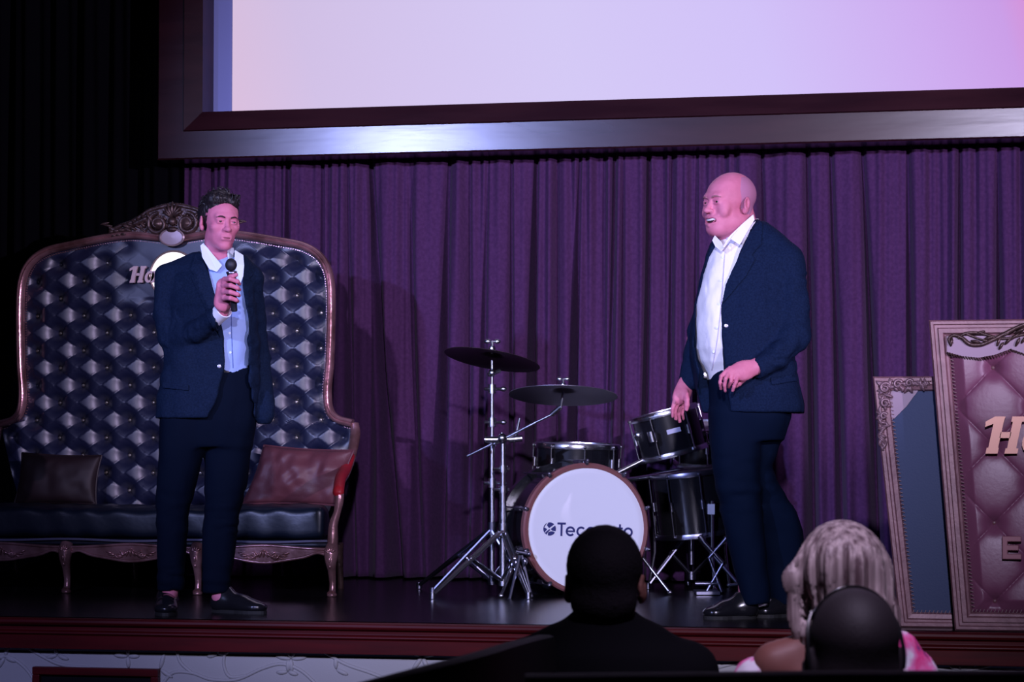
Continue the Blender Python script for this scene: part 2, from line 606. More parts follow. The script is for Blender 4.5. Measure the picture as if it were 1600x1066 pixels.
class Field:
    def __init__(self, xs, ys, zs):
        self.ax = [xs, ys, zs]
        self.d = np.full((len(xs), len(ys), len(zs)), 0.2, dtype=np.float32)

    def win(self, lo, hi, m):
        s = []
        for a, l, h in zip(self.ax, lo, hi):
            i0 = max(int(np.searchsorted(a, l - m)) - 1, 0)
            i1 = min(int(np.searchsorted(a, h + m)) + 1, len(a))
            s.append(slice(i0, max(i1, i0)))
        g = (self.ax[0][s[0]][:, None, None], self.ax[1][s[1]][None, :, None], self.ax[2][s[2]][None, None, :])
        return tuple(s), g

    def add(self, prim, k=0.0, m=None):
        f, lo, hi = prim
        s, g = self.win(lo, hi, (0.03 + k) if m is None else m)
        if min(self.d[s].shape) == 0:
            return self
        self.d[s] = tmin(self.d[s], f(*g).astype(np.float32), k)
        return self

    def sub(self, prim, k=0.0):
        f, lo, hi = prim
        s, g = self.win(lo, hi, 0.03 + k)
        if min(self.d[s].shape) == 0:
            return self
        self.d[s] = -tmin(-self.d[s], f(*g).astype(np.float32), k)
        return self

    def wrinkle(self, amp, scale, seed=0, stretch=(1, 1, 1), lo=None, hi=None):
        lo = [a[0] for a in self.ax] if lo is None else lo
        hi = [a[-1] for a in self.ax] if hi is None else hi
        s, g = self.win(lo, hi, 0)
        D = self.d[s]
        msk = np.abs(D) < 0.03
        X, Y, Z = [np.broadcast_to(q, D.shape)[msk] for q in g]
        n = vnoise(X * scale * stretch[0] + 50, Y * scale * stretch[1] + 50, Z * scale * stretch[2] + 50, seed)
        n2 = vnoise(X * scale * 2.1 * stretch[0] + 80, Y * scale * 2.1 * stretch[1] + 80, Z * scale * 2.1 * stretch[2] + 80, seed + 5)
        w = 1.0
        D = D.copy()
        D[msk] += amp * ((1 - 2.2 * np.abs(n)) * 0.6 + 0.4 * n2) * w
        self.d[s] = D
        return self

    def at(self, x, y, z):
        out = []
        for a, q in zip(self.ax, (x, y, z)):
            out.append(np.interp(q, a, np.arange(len(a))))
        I = [np.clip(np.floor(q).astype(int), 0, n - 2) for q, n in zip(out, self.d.shape)]
        f = [q - i for q, i in zip(out, I)]
        r = 0
        for a in (0, 1):
            for b in (0, 1):
                for c in (0, 1):
                    r = r + self.d[I[0] + a, I[1] + b, I[2] + c] * (f[0] if a else 1 - f[0]) * (f[1] if b else 1 - f[1]) * (f[2] if c else 1 - f[2])
        return r

    def nets(self):
        d = self.d
        d[0] = d[-1] = 0.05; d[:, 0] = d[:, -1] = 0.05; d[:, :, 0] = d[:, :, -1] = 0.05
        ins = d < 0
        nx, ny, nz = d.shape
        cnt = np.zeros((nx - 1, ny - 1, nz - 1), dtype=np.int8)
        for a in (0, 1):
            for b in (0, 1):
                for c in (0, 1):
                    cnt += ins[a:nx - 1 + a, b:ny - 1 + b, c:nz - 1 + c]
        cells = np.argwhere((cnt > 0) & (cnt < 8))
        ids = -np.ones(cnt.shape, dtype=np.int32)
        ids[cells[:, 0], cells[:, 1], cells[:, 2]] = np.arange(len(cells))
        acc = np.zeros((len(cells), 3)); num = np.zeros(len(cells))
        for ax_ in range(3):
            o1, o2 = [q for q in range(3) if q != ax_]
            for u in (0, 1):
                for v in (0, 1):
                    p = cells.copy(); p[:, o1] += u; p[:, o2] += v
                    q = p.copy(); q[:, ax_] += 1
                    da = d[p[:, 0], p[:, 1], p[:, 2]]; db = d[q[:, 0], q[:, 1], q[:, 2]]
                    m = (da < 0) != (db < 0)
                    t = np.where(m, da / np.where(m, da - db, 1), 0)
                    P = np.stack([self.ax[i][p[:, i]] for i in range(3)], -1).astype(float)
                    P[:, ax_] += t * (self.ax[ax_][q[:, ax_]] - self.ax[ax_][p[:, ax_]])
                    acc[m] += P[m]; num[m] += 1
        V = acc / num[:, None]
        Q = []
        for ax_ in range(3):
            sl0 = [slice(None)] * 3; sl1 = [slice(None)] * 3
            sl0[ax_] = slice(0, -1); sl1[ax_] = slice(1, None)
            A = ins[tuple(sl0)]; B = ins[tuple(sl1)]
            E = np.argwhere(A != B)
            o1, o2 = (ax_ + 1) % 3, (ax_ + 2) % 3
            ok = (E[:, o1] > 0) & (E[:, o2] > 0) & (E[:, o1] < d.shape[o1] - 1) & (E[:, o2] < d.shape[o2] - 1)
            E = E[ok]
            sgn = A[E[:, 0], E[:, 1], E[:, 2]]
            def cid(du, dv):
                c = E.copy(); c[:, o1] -= du; c[:, o2] -= dv
                return ids[c[:, 0], c[:, 1], c[:, 2]]
            a, b, c_, e = cid(1, 1), cid(0, 1), cid(0, 0), cid(1, 0)
            q = np.stack([a, b, c_, e], -1)
            q[~sgn] = q[~sgn][:, ::-1]
            Q.append(q)
        Q = np.concatenate(Q)
        return V, Q

    def mesh(self, name, material, parent, smooth=1):
        V, Q = self.nets()
        # light laplacian smoothing along quad edges
        for _ in range(smooth):
            acc = np.zeros_like(V); n = np.zeros(len(V))
            for i in range(4):
                a = Q[:, i]; b = Q[:, (i + 1) % 4]
                np.add.at(acc, a, V[b]); np.add.at(acc, b, V[a])
                np.add.at(n, a, 1); np.add.at(n, b, 1)
            V = V * 0.5 + 0.5 * acc / np.maximum(n, 1)[:, None]
        return np_mesh(name, V, Q, material, parent)

    def patch(self, P, name, material, parent, off=0.004, t=0.0025, vox=0.0032, ymax=0.0, ymin=-0.6, smooth=1, front=True, rnd=0.0):
        # a thin layer lying on this solid inside the x-z outline P, on its front side
        P = np.array(P)
        x0, z0 = P.min(0) - 0.01; x1, z1 = P.max(0) + 0.01
        s, g = self.win((x0, ymin, z0), (x1, ymax, z1), 0)
        D = self.d[s]
        hit = np.argwhere(np.abs(D) < 0.02)
        ys = self.ax[1][s[1]]
        ya = max(ymin, float(ys[hit[:, 1].min()]) - 0.02); yb = min(ymax, float(ys[hit[:, 1].max()]) + 0.02)
        xs = np.arange(x0, x1, vox, dtype=np.float32); yy = np.arange(ya, yb, vox, dtype=np.float32); zs = np.arange(z0, z1, vox, dtype=np.float32)
        fl = Field(xs, yy, zs)
        X, Y, Z = np.meshgrid(xs, yy, zs, indexing='ij')
        d = np.abs(self.at(X, Y, Z) - off) - t
        pd = poly2(P)(xs[:, None], zs[None, :])[:, None, :] + rnd
        fl.d = np.maximum(d, pd).astype(np.float32)
        return fl.mesh(name, material, parent, smooth)

# ================================================================== THE SETTING
YE = 9.40        # front edge of the stage
YC = 12.50       # the purple curtain
YF = 12.20       # front of the picture-frame moulding round the screen


def quadbox(name, x0, x1, y0, y1, z0, z1, m, bevel=0.0, parent=None, structure=True):
    b = MB(); b.box(((x0 + x1) / 2, (y0 + y1) / 2, (z0 + z1) / 2), (x1 - x0, y1 - y0, z1 - z0))
    return b.build(name, m, parent, smooth=False, bevel=bevel, structure=structure)


quadbox('floor', -9, 8, -2, YE + 0.5, -1.05, -1.0, M_hall)
quadbox('trim_1', -9, 8, YE + 0.02, 13.2, -0.04, 0.0, M_stage)
bpy.data.objects['trim_1'].name = 'floor_stage'
quadbox('wall_back', -9, 8, 13.1, 13.2, 0, 6, M_wall)

# mahogany fascia of the stage with a rounded nosing and a bead
b = MB()
prof = [(YE + 0.06, 0.0), (YE + 0.005, 0.0), (YE - 0.012, -0.006), (YE - 0.016, -0.018), (YE - 0.008, -0.028), (YE + 0.014, -0.034),
        (YE + 0.014, -0.050), (YE - 0.002, -0.056), (YE - 0.004, -0.064), (YE + 0.010, -0.070), (YE + 0.010, -0.128), (YE + 0.06, -0.128)]
n = len(prof)
V = [(-9, y, z) for y, z in prof] + [(8, y, z) for y, z in prof]
b.add(V, [tuple(range(n)), tuple(range(2 * n - 1, n - 1, -1))] + [(i, (i + 1) % n, n + (i + 1) % n, n + i) for i in range(n)])
b.build('trim_2', M_maho, smooth=False, bevel=0.003, structure=True)

# embossed white wall under the stage with trailing vines in relief
YW = YE + 0.07
b = MB()
b.box((-0.5, YW + 0.05, -0.575), (17, 0.10, 0.85))
rng = random.Random(3)


def leaf(b, x, z, ang, L, w):
    R = Matrix.Rotation(-ang, 3, 'Y')
    b.ball((x + math.cos(ang) * L / 2, YW, z + math.sin(ang) * L / 2), (L / 2, 0.010, w), 10, R)


def vine(b, pts, r=0.0075):
    P = cat_rom([(x, YW, z) for x, z in pts], 8)
    b.tube(P, r, 8)


def pw(px, py):
    p = PY(px, py, YW)
    return p.x, p.z


vine(b, [pw(-30, 1030), pw(10, 1026), pw(35, 1040), pw(52, 1062), pw(60, 1090)])
vine(b, [pw(40, 1010), pw(70, 1028), pw(100, 1040), pw(160, 1046), pw(240, 1060)])
vine(b, [pw(250, 1075), pw(270, 1052), pw(300, 1052), pw(330, 1062), pw(370, 1062), pw(410, 1045), pw(440, 1038), pw(470, 1048), pw(500, 1075)])
vine(b, [pw(275, 1012), pw(282, 1035), pw(300, 1052)])
vine(b, [pw(352, 1015), pw(350, 1040), pw(360, 1058), pw(385, 1056)])
vine(b, [pw(505, 1018), pw(540, 1038), pw(580, 1052), pw(620, 1068)])
vine(b, [pw(650, 1075), pw(700, 1040), pw(760, 1030), pw(820, 1045)])
for x0 in (1090, 1300, 1500):
    vine(b, [pw(x0 - 60, 1040), pw(x0, 1050), pw(x0 + 70, 1036), pw(x0 + 140, 1052)])
for (x, y, n_, L) in [(8, 1027, 4, .055), (90, 1024, 3, .06), (200, 1026, 4, .06), (340, 1022, 3, .05), (455, 1030, 6, .06), (538, 1020, 3, .07),
                      (450, 1050, 3, .045), (660, 1026, 5, .07), (1110, 1044, 4, .05), (1420, 1043, 5, .05), (1500, 1046, 4, .05), (525, 1046, 2, .06), (250, 1046, 2, .06)]:
    X, Z = pw(x, y)
    for k in range(n_):
        leaf(b, X, Z, rng.uniform(-0.6, 0.4) + k * (2.0 * PI / max(n_, 4)), L * rng.uniform(.8, 1.15), 0.010)
b.build('wall_front', M_plaster, sharp=60, structure=True)

# framed dark opening in that wall
x0, z1 = pw(55, 1041); x1, _ = pw(251, 1041)
gr = thing('wall_vent', 'dark rectangular opening with a mahogany frame in the white wall under the stage', 'vent', ((x0 + x1) / 2, YW, z1 - 0.45))
b = MB(); b.box(((x0 + x1) / 2, YW - 0.005, z1 - 0.22), (x1 - x0 - 0.04, 0.012, 0.42)); b.build('panel', M_booth, gr, smooth=False)
b = MB()
w = 0.032
b.box(((x0 + x1) / 2, YW - 0.017, z1 - w / 2), (x1 - x0, 0.034, w)); b.box((x0 + w / 2, YW - 0.017, z1 - 0.22), (w, 0.034, 0.44 - 2 * w))
b.box((x1 - w / 2, YW - 0.017, z1 - 0.22), (w, 0.034, 0.44 - 2 * w)); b.box(((x0 + x1) / 2, YW - 0.017, z1 - 0.44 + w / 2), (x1 - x0, 0.034, w))
b.build('frame', M_maho, gr, smooth=False, bevel=0.004)

# ------------------------------------------------------------------ purple curtain
xl = PY(283, 500, YC).x; xr = PY(1600, 500, YC).x + 2.2
zt = PY(800, 225, YC).z + 0.35
folds = [(700, 690, .085, .030), (762, 752, .04, .018), (837, 826, .075, .020), (906, 895, .075, .020), (800, 797, .05, .018), (1014, 1006, .06, .016),
         (580, 606, .075, .026), (1050, 1046, .035, .014), (640, 650, .03, .02), (735, 730, .025, .014), (870, 868, .03, .014), (960, 952, .03, .014),
         (975, 972, .03, .012), (1190, 1196, .06, .02), (1262, 1268, .07, .022), (1300, 1312, .05, .018), (1350, 1366, .07, .022), (1420, 1425, .06, .02),
         (1500, 1500, .05, .018), (1560, 1562, .06, .02), (1090, 1086, .04, .015), (330, 330, .05, .02), (450, 452, .05, .02), (545, 548, .05, .018), (505, 500, .03, .015)]
nx_, nz_ = 1500, 70
xs = np.linspace(xl, xr, nx_); zs = np.linspace(0.012, zt, nz_)
X, Z = np.meshgrid(xs, zs, indexing='ij')
tz = np.clip((zt - Z) / zt, 0, 1)
rs = np.random.RandomState(11)
Yd = np.zeros_like(X)
for k in range(7):                                # fine gathers, strongest under the heading
    wl = rs.uniform(0.045, 0.085); ph = rs.uniform(0, 6)
    Yd += (0.0065 - 0.002 * tz) * np.sin(2 * PI * (X + 0.012 * np.sin(Z * 1.3 + k)) / wl + ph) * (0.5 + 0.5 * np.sin(X * rs.uniform(1.5, 4) + ph)) * np.clip(1.15 - 0.6 * tz, 0, 1)
for k in range(4):
    wl = rs.uniform(0.16, 0.34); ph = rs.uniform(0, 6)
    Yd += (0.004 + 0.016 * tz) * np.sin(2 * PI * (X + 0.04 * tz * np.sin(k + Z)) / wl + ph)
for pt, pb, dep, wd in folds:
    xa = PY(pt, 400, YC).x; xb = PY(pb, 800, YC).x
    za = PY(800, 300, YC).z; zb = PY(800, 700, YC).z
    xc = xa + (xb - xa) * (za - Z) / (za - zb)
    g = np.exp(-((X - xc) / (wd * (0.55 + 0.75 * tz))) ** 2)
    Yd += dep * (0.35 + 1.5 * np.clip(tz * 1.5, 0, 1)) * g
    Yd -= 0.018 * tz * np.exp(-((X - xc - wd * 2.3) / (wd * 1.2)) ** 2)
cur = grid_mesh('curtain', X, YC - 0.03 + Yd * 1.15, Z, M_curtain)
tag(cur, 'floor length purple velvet curtain gathered in folds behind the whole stage', 'curtain')
md = cur.modifiers.new('thickness', 'SOLIDIFY'); md.thickness = 0.004

# black drape on the left
xa = PY(0, 500, YF + 0.22).x - 0.9; xb = PY(287, 500, YF + 0.22).x
xs = np.linspace(xa, xb, 420); zs = np.linspace(0.012, 4.6, 40)
X, Z = np.meshgrid(xs, zs, indexing='ij')
Yd = 0.022 * np.sin(2 * PI * X / 0.19 + 0.6 * np.sin(Z)) + 0.014 * np.sin(2 * PI * X / 0.083 + Z * .4) + 0.012 * np.sin(2 * PI * X / 0.4 + 1)
dr = grid_mesh('drape', X, YF + 0.24 + Yd, Z, M_drape)
tag(dr, 'black stage drape hanging at the left behind the tall sofa', 'curtain')
md = dr.modifiers.new('thickness', 'SOLIDIFY'); md.thickness = 0.004


# ------------------------------------------------------------------ projection screen in its moulded frame
def inset(poly, o):
    n = len(poly); out = []
    for i in range(n):
        p0 = Vector(poly[i - 1]); p1 = Vector(poly[i]); p2 = Vector(poly[(i + 1) % n])
        d1 = (p1 - p0).normalized(); d2 = (p2 - p1).normalized()
        n1 = Vector((-d1.y, d1.x)); n2 = Vector((-d2.y, d2.x))       # inward for counter-clockwise
        m = (n1 + n2).normalized()
        out.append(p1 + m * (o / max(m.dot(n1), 0.2)))
    return out


def rails(poly, prof, name, material, parent, lean=0.0, bevel=0.0, skip=()):
    # prof: (inset, y) points, closed section; one mesh per side, mitred
    n = len(poly); m = len(prof)
    ins = [inset(poly, o) for o, _ in prof]
    for k in range(n):
        if k in skip:
            continue
        b = MB(); V = []
        for e in (k, (k + 1) % n):
            for i, (o, y) in enumerate(prof):
                p = ins[i][e]
                V.append((p.x, y + lean * p.y, p.y))
        b.add(V, [tuple(range(m)), tuple(range(2 * m - 1, m - 1, -1))] + [(i, (i + 1) % m, m + (i + 1) % m, m + i) for i in range(m)])
        b.build(name, material, parent, smooth=False, bevel=bevel)


c0 = PY(245, 250, YF)
c1 = PY(1600, 215, YF)
x0, z0 = c0.x, (c0.z + c1.z) / 2
x1 = c1.x + 0.55; z1 = z0 + 3.0
scr = thing('projection_screen', 'large white projection screen in a dark mahogany frame hanging above the stage', 'screen', ((x0 + x1) / 2, YF + 0.1, z0))
rect = [(x0, z0), (x1, z0), (x1, z1), (x0, z1)]
w1 = 0.148
rails(rect, [(0, YF + 0.20), (0, YF + 0.01), (0.008, YF), (w1, YF), (w1 + 0.006, YF - 0.012), (w1 + 0.016, YF - 0.010), (w1 + 0.104, YF + 0.008),
             (w1 + 0.108, YF + 0.16), (w1 + 0.108, YF + 0.20)], 'frame_rail', M_frame, scr)
ii = inset(rect, w1 + 0.102)
b = MB(); b.box(((x0 + x1) / 2, YF + 0.185, (z0 + z1) / 2), (ii[1].x - ii[0].x, 0.02, ii[2].y - ii[0].y))
M_screen = mat('screen_cloth', (0.24, 0.28, 0.58), 0.9)
b.build('screen_cloth', M_screen, scr, smooth=False)


def picture_material():
    m = bpy.data.materials.new('projected_picture')
    m.use_nodes = True
    nt = m.node_tree
    bs = nt.nodes['Principled BSDF']
    bs.inputs['Base Color'].default_value = (0.05, 0.05, 0.05, 1)
    bs.inputs['Roughness'].default_value = 0.9
    tc = nt.nodes.new('ShaderNodeTexCoord')
    sp = nt.nodes.new('ShaderNodeSeparateXYZ')
    nt.links.new(tc.outputs['Object'], sp.inputs[0])
    mr = nt.nodes.new('ShaderNodeMapRange')
    half = (ii[1].x - ii[0].x) / 2
    mr.inputs['From Min'].default_value = -half; mr.inputs['From Max'].default_value = half
    nt.links.new(sp.outputs['X'], mr.inputs['Value'])
    ad = nt.nodes.new('ShaderNodeMath'); ad.operation = 'MULTIPLY_ADD'
    ad.inputs[1].default_value = 0.06; ad.inputs[2].default_value = 0.0
    nt.links.new(sp.outputs['Z'], ad.inputs[0])
    a2 = nt.nodes.new('ShaderNodeMath'); a2.operation = 'ADD'
    nt.links.new(mr.outputs[0], a2.inputs[0]); nt.links.new(ad.outputs[0], a2.inputs[1])
    cr = nt.nodes.new('ShaderNodeValToRGB')
    e = cr.color_ramp.elements
    cols = [(0.0, (0.80, 0.50, 0.66)), (0.035, (0.74, 0.54, 0.74)), (0.15, (0.66, 0.54, 0.80)), (0.45, (0.66, 0.58, 0.90)),
            (0.68, (0.64, 0.53, 0.93)), (0.86, (0.62, 0.40, 0.86)), (0.95, (0.60, 0.33, 0.80)), (1.0, (0.72, 0.25, 0.62))]
    e[0].position, e[0].color = cols[0][0], (*cols[0][1], 1)
    e[1].position, e[1].color = cols[-1][0], (*cols[-1][1], 1)
    for p, c in cols[1:-1]:
        x = e.new(p); x.color = (*c, 1)
    nt.links.new(a2.outputs[0], cr.inputs['Fac'])
    nt.links.new(cr.outputs['Color'], bs.inputs['Emission Color'])
    bs.inputs['Emission Strength'].default_value = 0.92
    return m


px0 = PY(363, 100, YF + 0.17).x
b = MB(); b.box(((px0 + x1 - 0.35) / 2, YF + 0.172, (z0 + z1) / 2), (x1 - 0.35 - px0, 0.004, ii[2].y - ii[0].y - 0.001))
b.build('lit_picture', picture_material(), scr, smooth=False)


# ================================================================== TALL SOFA
YB = 11.60       # front plane of the backrest
YS = 10.98       # front of the seat rail
Xc = PY(276, 380, YB).x
tmp = [(276, 376), (310, 370), (345, 366), (385, 369), (440, 378), (478, 386), (503, 402), (517, 428), (521, 470), (519, 560), (515, 610), (518, 640), (530, 655), (554, 662)]
half = [(PY(a, c, YB).x - Xc, PY(a, c, YB).z) for a, c in tmp]
half[0] = (0.0, half[0][1])
sofa = thing('throne_sofa', 'very tall carved gilt sofa with tufted dark blue leather back, behind the man with microphone', 'sofa', (Xc, 11.25, 0))
hs = cat_rom([(a, 0, c) for a, c in half], 6)
right = [(p.x, p.z) for p in hs]
full = [(Xc - a, c) for a, c in reversed(right[1:])] + [(Xc + a, c) for a, c in right]
# moulded rail: two ridges
pr = []
for k in range(20):
    a = 2 * PI * k / 20
    r = 0.021 + 0.004 * math.cos(2 * a)
    pr.append((math.cos(a) * 0.021, YB - 0.035 + math.sin(a) * 0.026 - (0.010 if math.sin(a) < -0.5 and abs(math.cos(a)) > 0.25 else 0)))
b = MB(); b.sweep(full, pr); b.build('back_frame', M_gilt, sofa, sharp=70)

# tufted back
zs_tab = np.array([c for a, c in right]); ws_tab = np.array([a for a, c in right])
order = np.argsort(zs_tab)
zlo = PY(272, 800, YB).z
z_top = half[0][1]


def half_width(z):
    # widest part of the outline at height z
    w = np.interp(z, zs_tab[order], ws_tab[order])
    return np.where(z < zs_tab.min(), ws_tab.max() - 0.02, w)


# the rising shoulder of the outline is handled by clamping each column to the outline's top
top_x = np.array([a for a, c in right if c > 1.45]); top_z = np.array([c for a, c in right if c > 1.45])
us = np.linspace(-1, 1, 330); vs_ = np.linspace(0, 1, 300)
wid = []
zz = np.linspace(zlo, z_top + 0.02, 300)
side = [(a, c) for a, c in right if a > 0.60]
sz = np.array([c for a, c in side]); sx = np.array([a for a, c in side]); so = np.argsort(sz)
w_at = np.interp(zz, sz[so], sx[so])
w_at = np.where(zz > sz.max(), sx[so][-1], w_at)
w_lo = PY(514, 790, YB).x - Xc
w_at = np.where(zz < sz.min(), w_lo + (w_at - w_lo) * np.clip((zz - zlo) / (sz.min() - zlo), 0, 1) ** 0.8, w_at)
U, ZZ = np.meshgrid(us, zz, indexing='ij')
XL = U * w_at[None, :]
oo = np.argsort(top_x)
ztop_at = np.interp(np.abs(XL), top_x[oo], top_z[oo])
ZL = np.minimum(ZZ, ztop_at)
zr0 = PY(468, 406, YB).z
a_ = (XL / 0.252 + 0.5) + (ZL - zr0) / 0.178
b_ = (XL / 0.252 + 0.5) - (ZL - zr0) / 0.178
sa = np.abs(np.sin(PI * a_)); sb = np.abs(np.sin(PI * b_))
tuft = (sa * sb) ** 0.36
ra = a_ - np.round(a_); rb = b_ - np.round(b_)
rr = np.sqrt(((ra + rb) * 0.126) ** 2 + ((ra - rb) * 0.089) ** 2)
hgt = 0.028 + 0.022 * (sa * sb) ** 0.16 - 0.072 * np.exp(-(rr / 0.036) ** 1.35)
# smooth border along the frame, no tufts there
edge = np.minimum(np.clip((w_at[None, :] - np.abs(XL)) / 0.07, 0, 1), np.clip((ztop_at - ZL) / 0.09, 0, 1))
hgt = hgt * edge + 0.018 * (1 - edge)
# the plain band behind the sign at the top centre
cen = np.exp(-((XL) / 0.33) ** 4) * np.clip((ZL - 1.38) / 0.08, 0, 1)
hgt = hgt * (1 - cen) + 0.03 * cen
grid_mesh('backrest', Xc + XL, YB - hgt, ZL, M_leather_blue, sofa)
b = MB()
b.prism([(Xc + a * 0.97 , c - 0.01) for a, c in right if a < 0.93][::-1] + [(Xc - a * 0.97, c - 0.01) for a, c in right if a < 0.93][1:] +
        [(Xc - 0.80, 0.2), (Xc + 0.80, 0.2)], YB + 0.05, YB + 0.09)
b.build('back_panel', M_drape, sofa, smooth=False)
bs = []
for j in range(0, 14):
    for i in range(-6, 7):
        if (i + j) % 2 == 0:
            continue
        x = i * 0.126; z = zr0 - j * 0.089
        w_ = float(np.interp(z, sz[so], sx[so]))
        zt_ = float(np.interp(abs(x), top_x[oo], top_z[oo]))
        if abs(x) < w_ - 0.06 and z < zt_ - 0.08 and not (abs(x) < 0.30 and z > 1.42) and z > zlo:
            bs.append(MB().ball((Xc + x, YB + 0.022, z), (0.009, 0.007, 0.009), 8))
each(bs, 'button', M_button, sofa)

# plaited nail edging just inside the frame
b = MB()
for a, c in right[::1]:
    pass
P_ = [Vector((a, c)) for a, c in right]
acc = 0.0
for i in range(len(P_) - 1):
    seg = P_[i + 1] - P_[i]; L = seg.length
    if L < 1e-5:
        continue
    t = seg / L; nrm = Vector((t.y, -t.x))
    k = 0
    while acc < L:
        p = P_[i] + t * acc - nrm * -0.0
        q = p + nrm * 0.027
        if q.y < P_[0].y - 0.01 or True:
            for s_ in (1, -1):
                b.box((Xc + s_ * q.x, YB - 0.026, q.y), (0.006, 0.008, 0.005))
        acc += 0.013
    acc -= L
b.build('nail_edging', M_gilt, sofa, smooth=False)

# crest carving: volutes, medallion, leaves, in the sofa's back plane
crest = MB()
YK = YB - 0.068


def CP(px, py):
    p = PY(px, py, YK)
    return p.x, p.z


base_l = [(176, 358), (190, 350), (206, 345), (222, 336), (236, 326), (250, 321), (262, 318), (274, 316)]
top_pts = [(CP(a, c)[0] - Xc, CP(a, c)[1]) for a, c in base_l]
xc_off = CP(275, 316)[0] - Xc
top_pts = [(a - xc_off, c) for a, c in top_pts]
bot_l = [(274, 384), (262, 380), (250, 374), (232, 366), (205, 364), (176, 366)]
bot_pts = [(CP(a, c)[0] - Xc - xc_off, CP(a, c)[1]) for a, c in bot_l]
pl = top_pts + [(-a, c) for a, c in reversed(top_pts[:-1])] + [(-a, c) for a, c in reversed(bot_pts[1:])] + [(0, bot_pts[0][1])] + bot_pts[1:]
crest.prism([(Xc + a, c) for a, c in pl], YK + 0.012, YK + 0.055)
SC = 0.00325


def spiral(b, cx, cz, R, turns, s, r0, start, y):
    pts = []; rad = []
    N = int(26 * turns)
    for k in range(N + 1):
        t = k / N
        a = start + s * 2 * PI * turns * t
        rr_ = R * (1 - 0.82 * t)
        pts.append((cx + rr_ * math.cos(a), y - 0.012 * t, cz + rr_ * math.sin(a))); rad.append(r0 * (1 - 0.45 * t))
    b.tube(pts, rad, 8)


rnd = random.Random(5)
zc = CP(252, 350)[1]
for s_ in (-1, 1):
    cx = Xc + s_ * 24 * SC
    spiral(crest, cx, zc, 17 * SC, 1.7, -s_, 0.012, PI / 2 if s_ < 0 else PI / 2, YK + 0.004)
    crest.lathe([(0.030, 0), (0.031, 0.008), (0.022, 0.014), (0.012, 0.02), (0.0, 0.026)], (cx, YK + 0.004, zc), (0, -1, 0), 18)
    # rising edge scroll and leaves
    ed = [(Xc + s_ * abs(a), YK + 0.012, c - 0.012) for a, c in top_pts]
    crest.tube(cat_rom(ed, 5), 0.011, 8)
    ed2 = [(Xc + s_ * (24 + 17) * SC, YK, zc + .03), (Xc + s_ * 60 * SC, YK, zc + 0.005), (Xc + s_ * 76 * SC, YK + .005, zc - 0.022), (Xc + s_ * 92 * SC, YK + .01, zc - 0.026), (Xc + s_ * 104 * SC, YK + .01, zc - 0.014)]
    crest.tube(cat_rom(ed2, 6), [0.013] * 8 + [0.009] * 17, 8)
    for k in range(9):
        t = k / 8
        x = Xc + s_ * (38 + 62 * t) * SC; z = zc + 0.035 - 0.075 * t + rnd.uniform(-.006, .006)
        a = (PI * 0.30 if s_ > 0 else PI * 0.70) + s_ * -0.15 * k
        R = Matrix.Rotation(-a, 3, 'Y')
        L = 0.030 * (1.1 - 0.5 * t)
        crest.ball((x, YK + 0.004, z), (L, 0.014, 0.009), 8, R)
        crest.ball((x - s_ * 0.012, YK + 0.008, z - 0.02), (L * .8, 0.012, 0.008), 8, R)
    for k in range(3):   # tip tendrils
        R = Matrix.Rotation(s_ * (0.5 - 0.35 * k) * -1, 3, 'Y')
        crest.ball((Xc + s_ * (102 + 5 * k) * SC, YK + 0.01, zc - 0.012 + 0.010 * k), (0.026, 0.008, 0.006), 8, R)
for k in range(7):       # central palmette
    a = PI / 2 + (k - 3) * 0.33
    R = Matrix.Rotation(-a, 3, 'Y')
    L = 0.042 - 0.004 * abs(k - 3)
    crest.ball((Xc + math.cos(a) * L * 1.1, YK + 0.002, zc + 0.035 + math.sin(a) * L * .9), (L, 0.016, 0.0095), 8, R)
crest.ball((Xc, YK - 0.004, zc + 0.012), (0.022, 0.018, 0.022), 12)
crest.ball((Xc, YK - 0.002, zc - 0.03), (0.030, 0.018, 0.015), 12)
for k in range(40):
    x = rnd.uniform(-50, 50) * SC; z = zc + rnd.uniform(-0.03, 0.075 - abs(x) * 0.45)
    R = Matrix.Rotation(rnd.uniform(0, PI), 3, 'Y')
    crest.ball((Xc + x, YK + 0.012, z), (rnd.uniform(.012, .024), 0.010, 0.006), 7, R)
cr_o = crest.build('crest_carving', M_giltdark, sofa, sharp=70)
b = MB()
b.lathe([(0.068, 0.0), (0.068, 0.008), (0.061, 0.013), (0.056, 0.008), (0.0, 0.010)], (Xc, YK + 0.002, CP(274, 371)[1]), (0, -1, 0), 36)
zm_ = CP(274, 371)[1]
b.v = [Vector((p.x, p.y, zm_ + (p.z - zm_) * .66)) for p in b.v]
b.build('medallion', mat('pale_gilt', (0.30, 0.22, 0.23), 0.35, 0.3), sofa, sharp=30)

# round sign and lettering on the upper back
dx, dz = PY(270, 430, YB - .05).x, PY(270, 430, YB - .05).z
M_ring = mat('brushed_brass_ring', (0.55, 0.42, 0.38), 0.3, 0.7)
M_disc = mat('glowing_white_disc', (0.9, 0.85, 0.85), 0.5, emit=((1.0, 0.93, 0.93), 1.0))  # white disc with an even emission of its own
Rd = 39 * 0.00325
b = MB(); b.lathe([(Rd, 0), (Rd, 0.010), (Rd - 0.004, 0.014), (Rd - 0.010, 0.010), (Rd - 0.010, 0)], (dx, YB - 0.035, dz), (0, -1, 0), 56)
b.build('sign_ring', M_ring, sofa)
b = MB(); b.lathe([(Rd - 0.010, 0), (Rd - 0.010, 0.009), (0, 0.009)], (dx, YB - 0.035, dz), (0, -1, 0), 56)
b.build('sign_disc', M_disc, sofa, smooth=False)


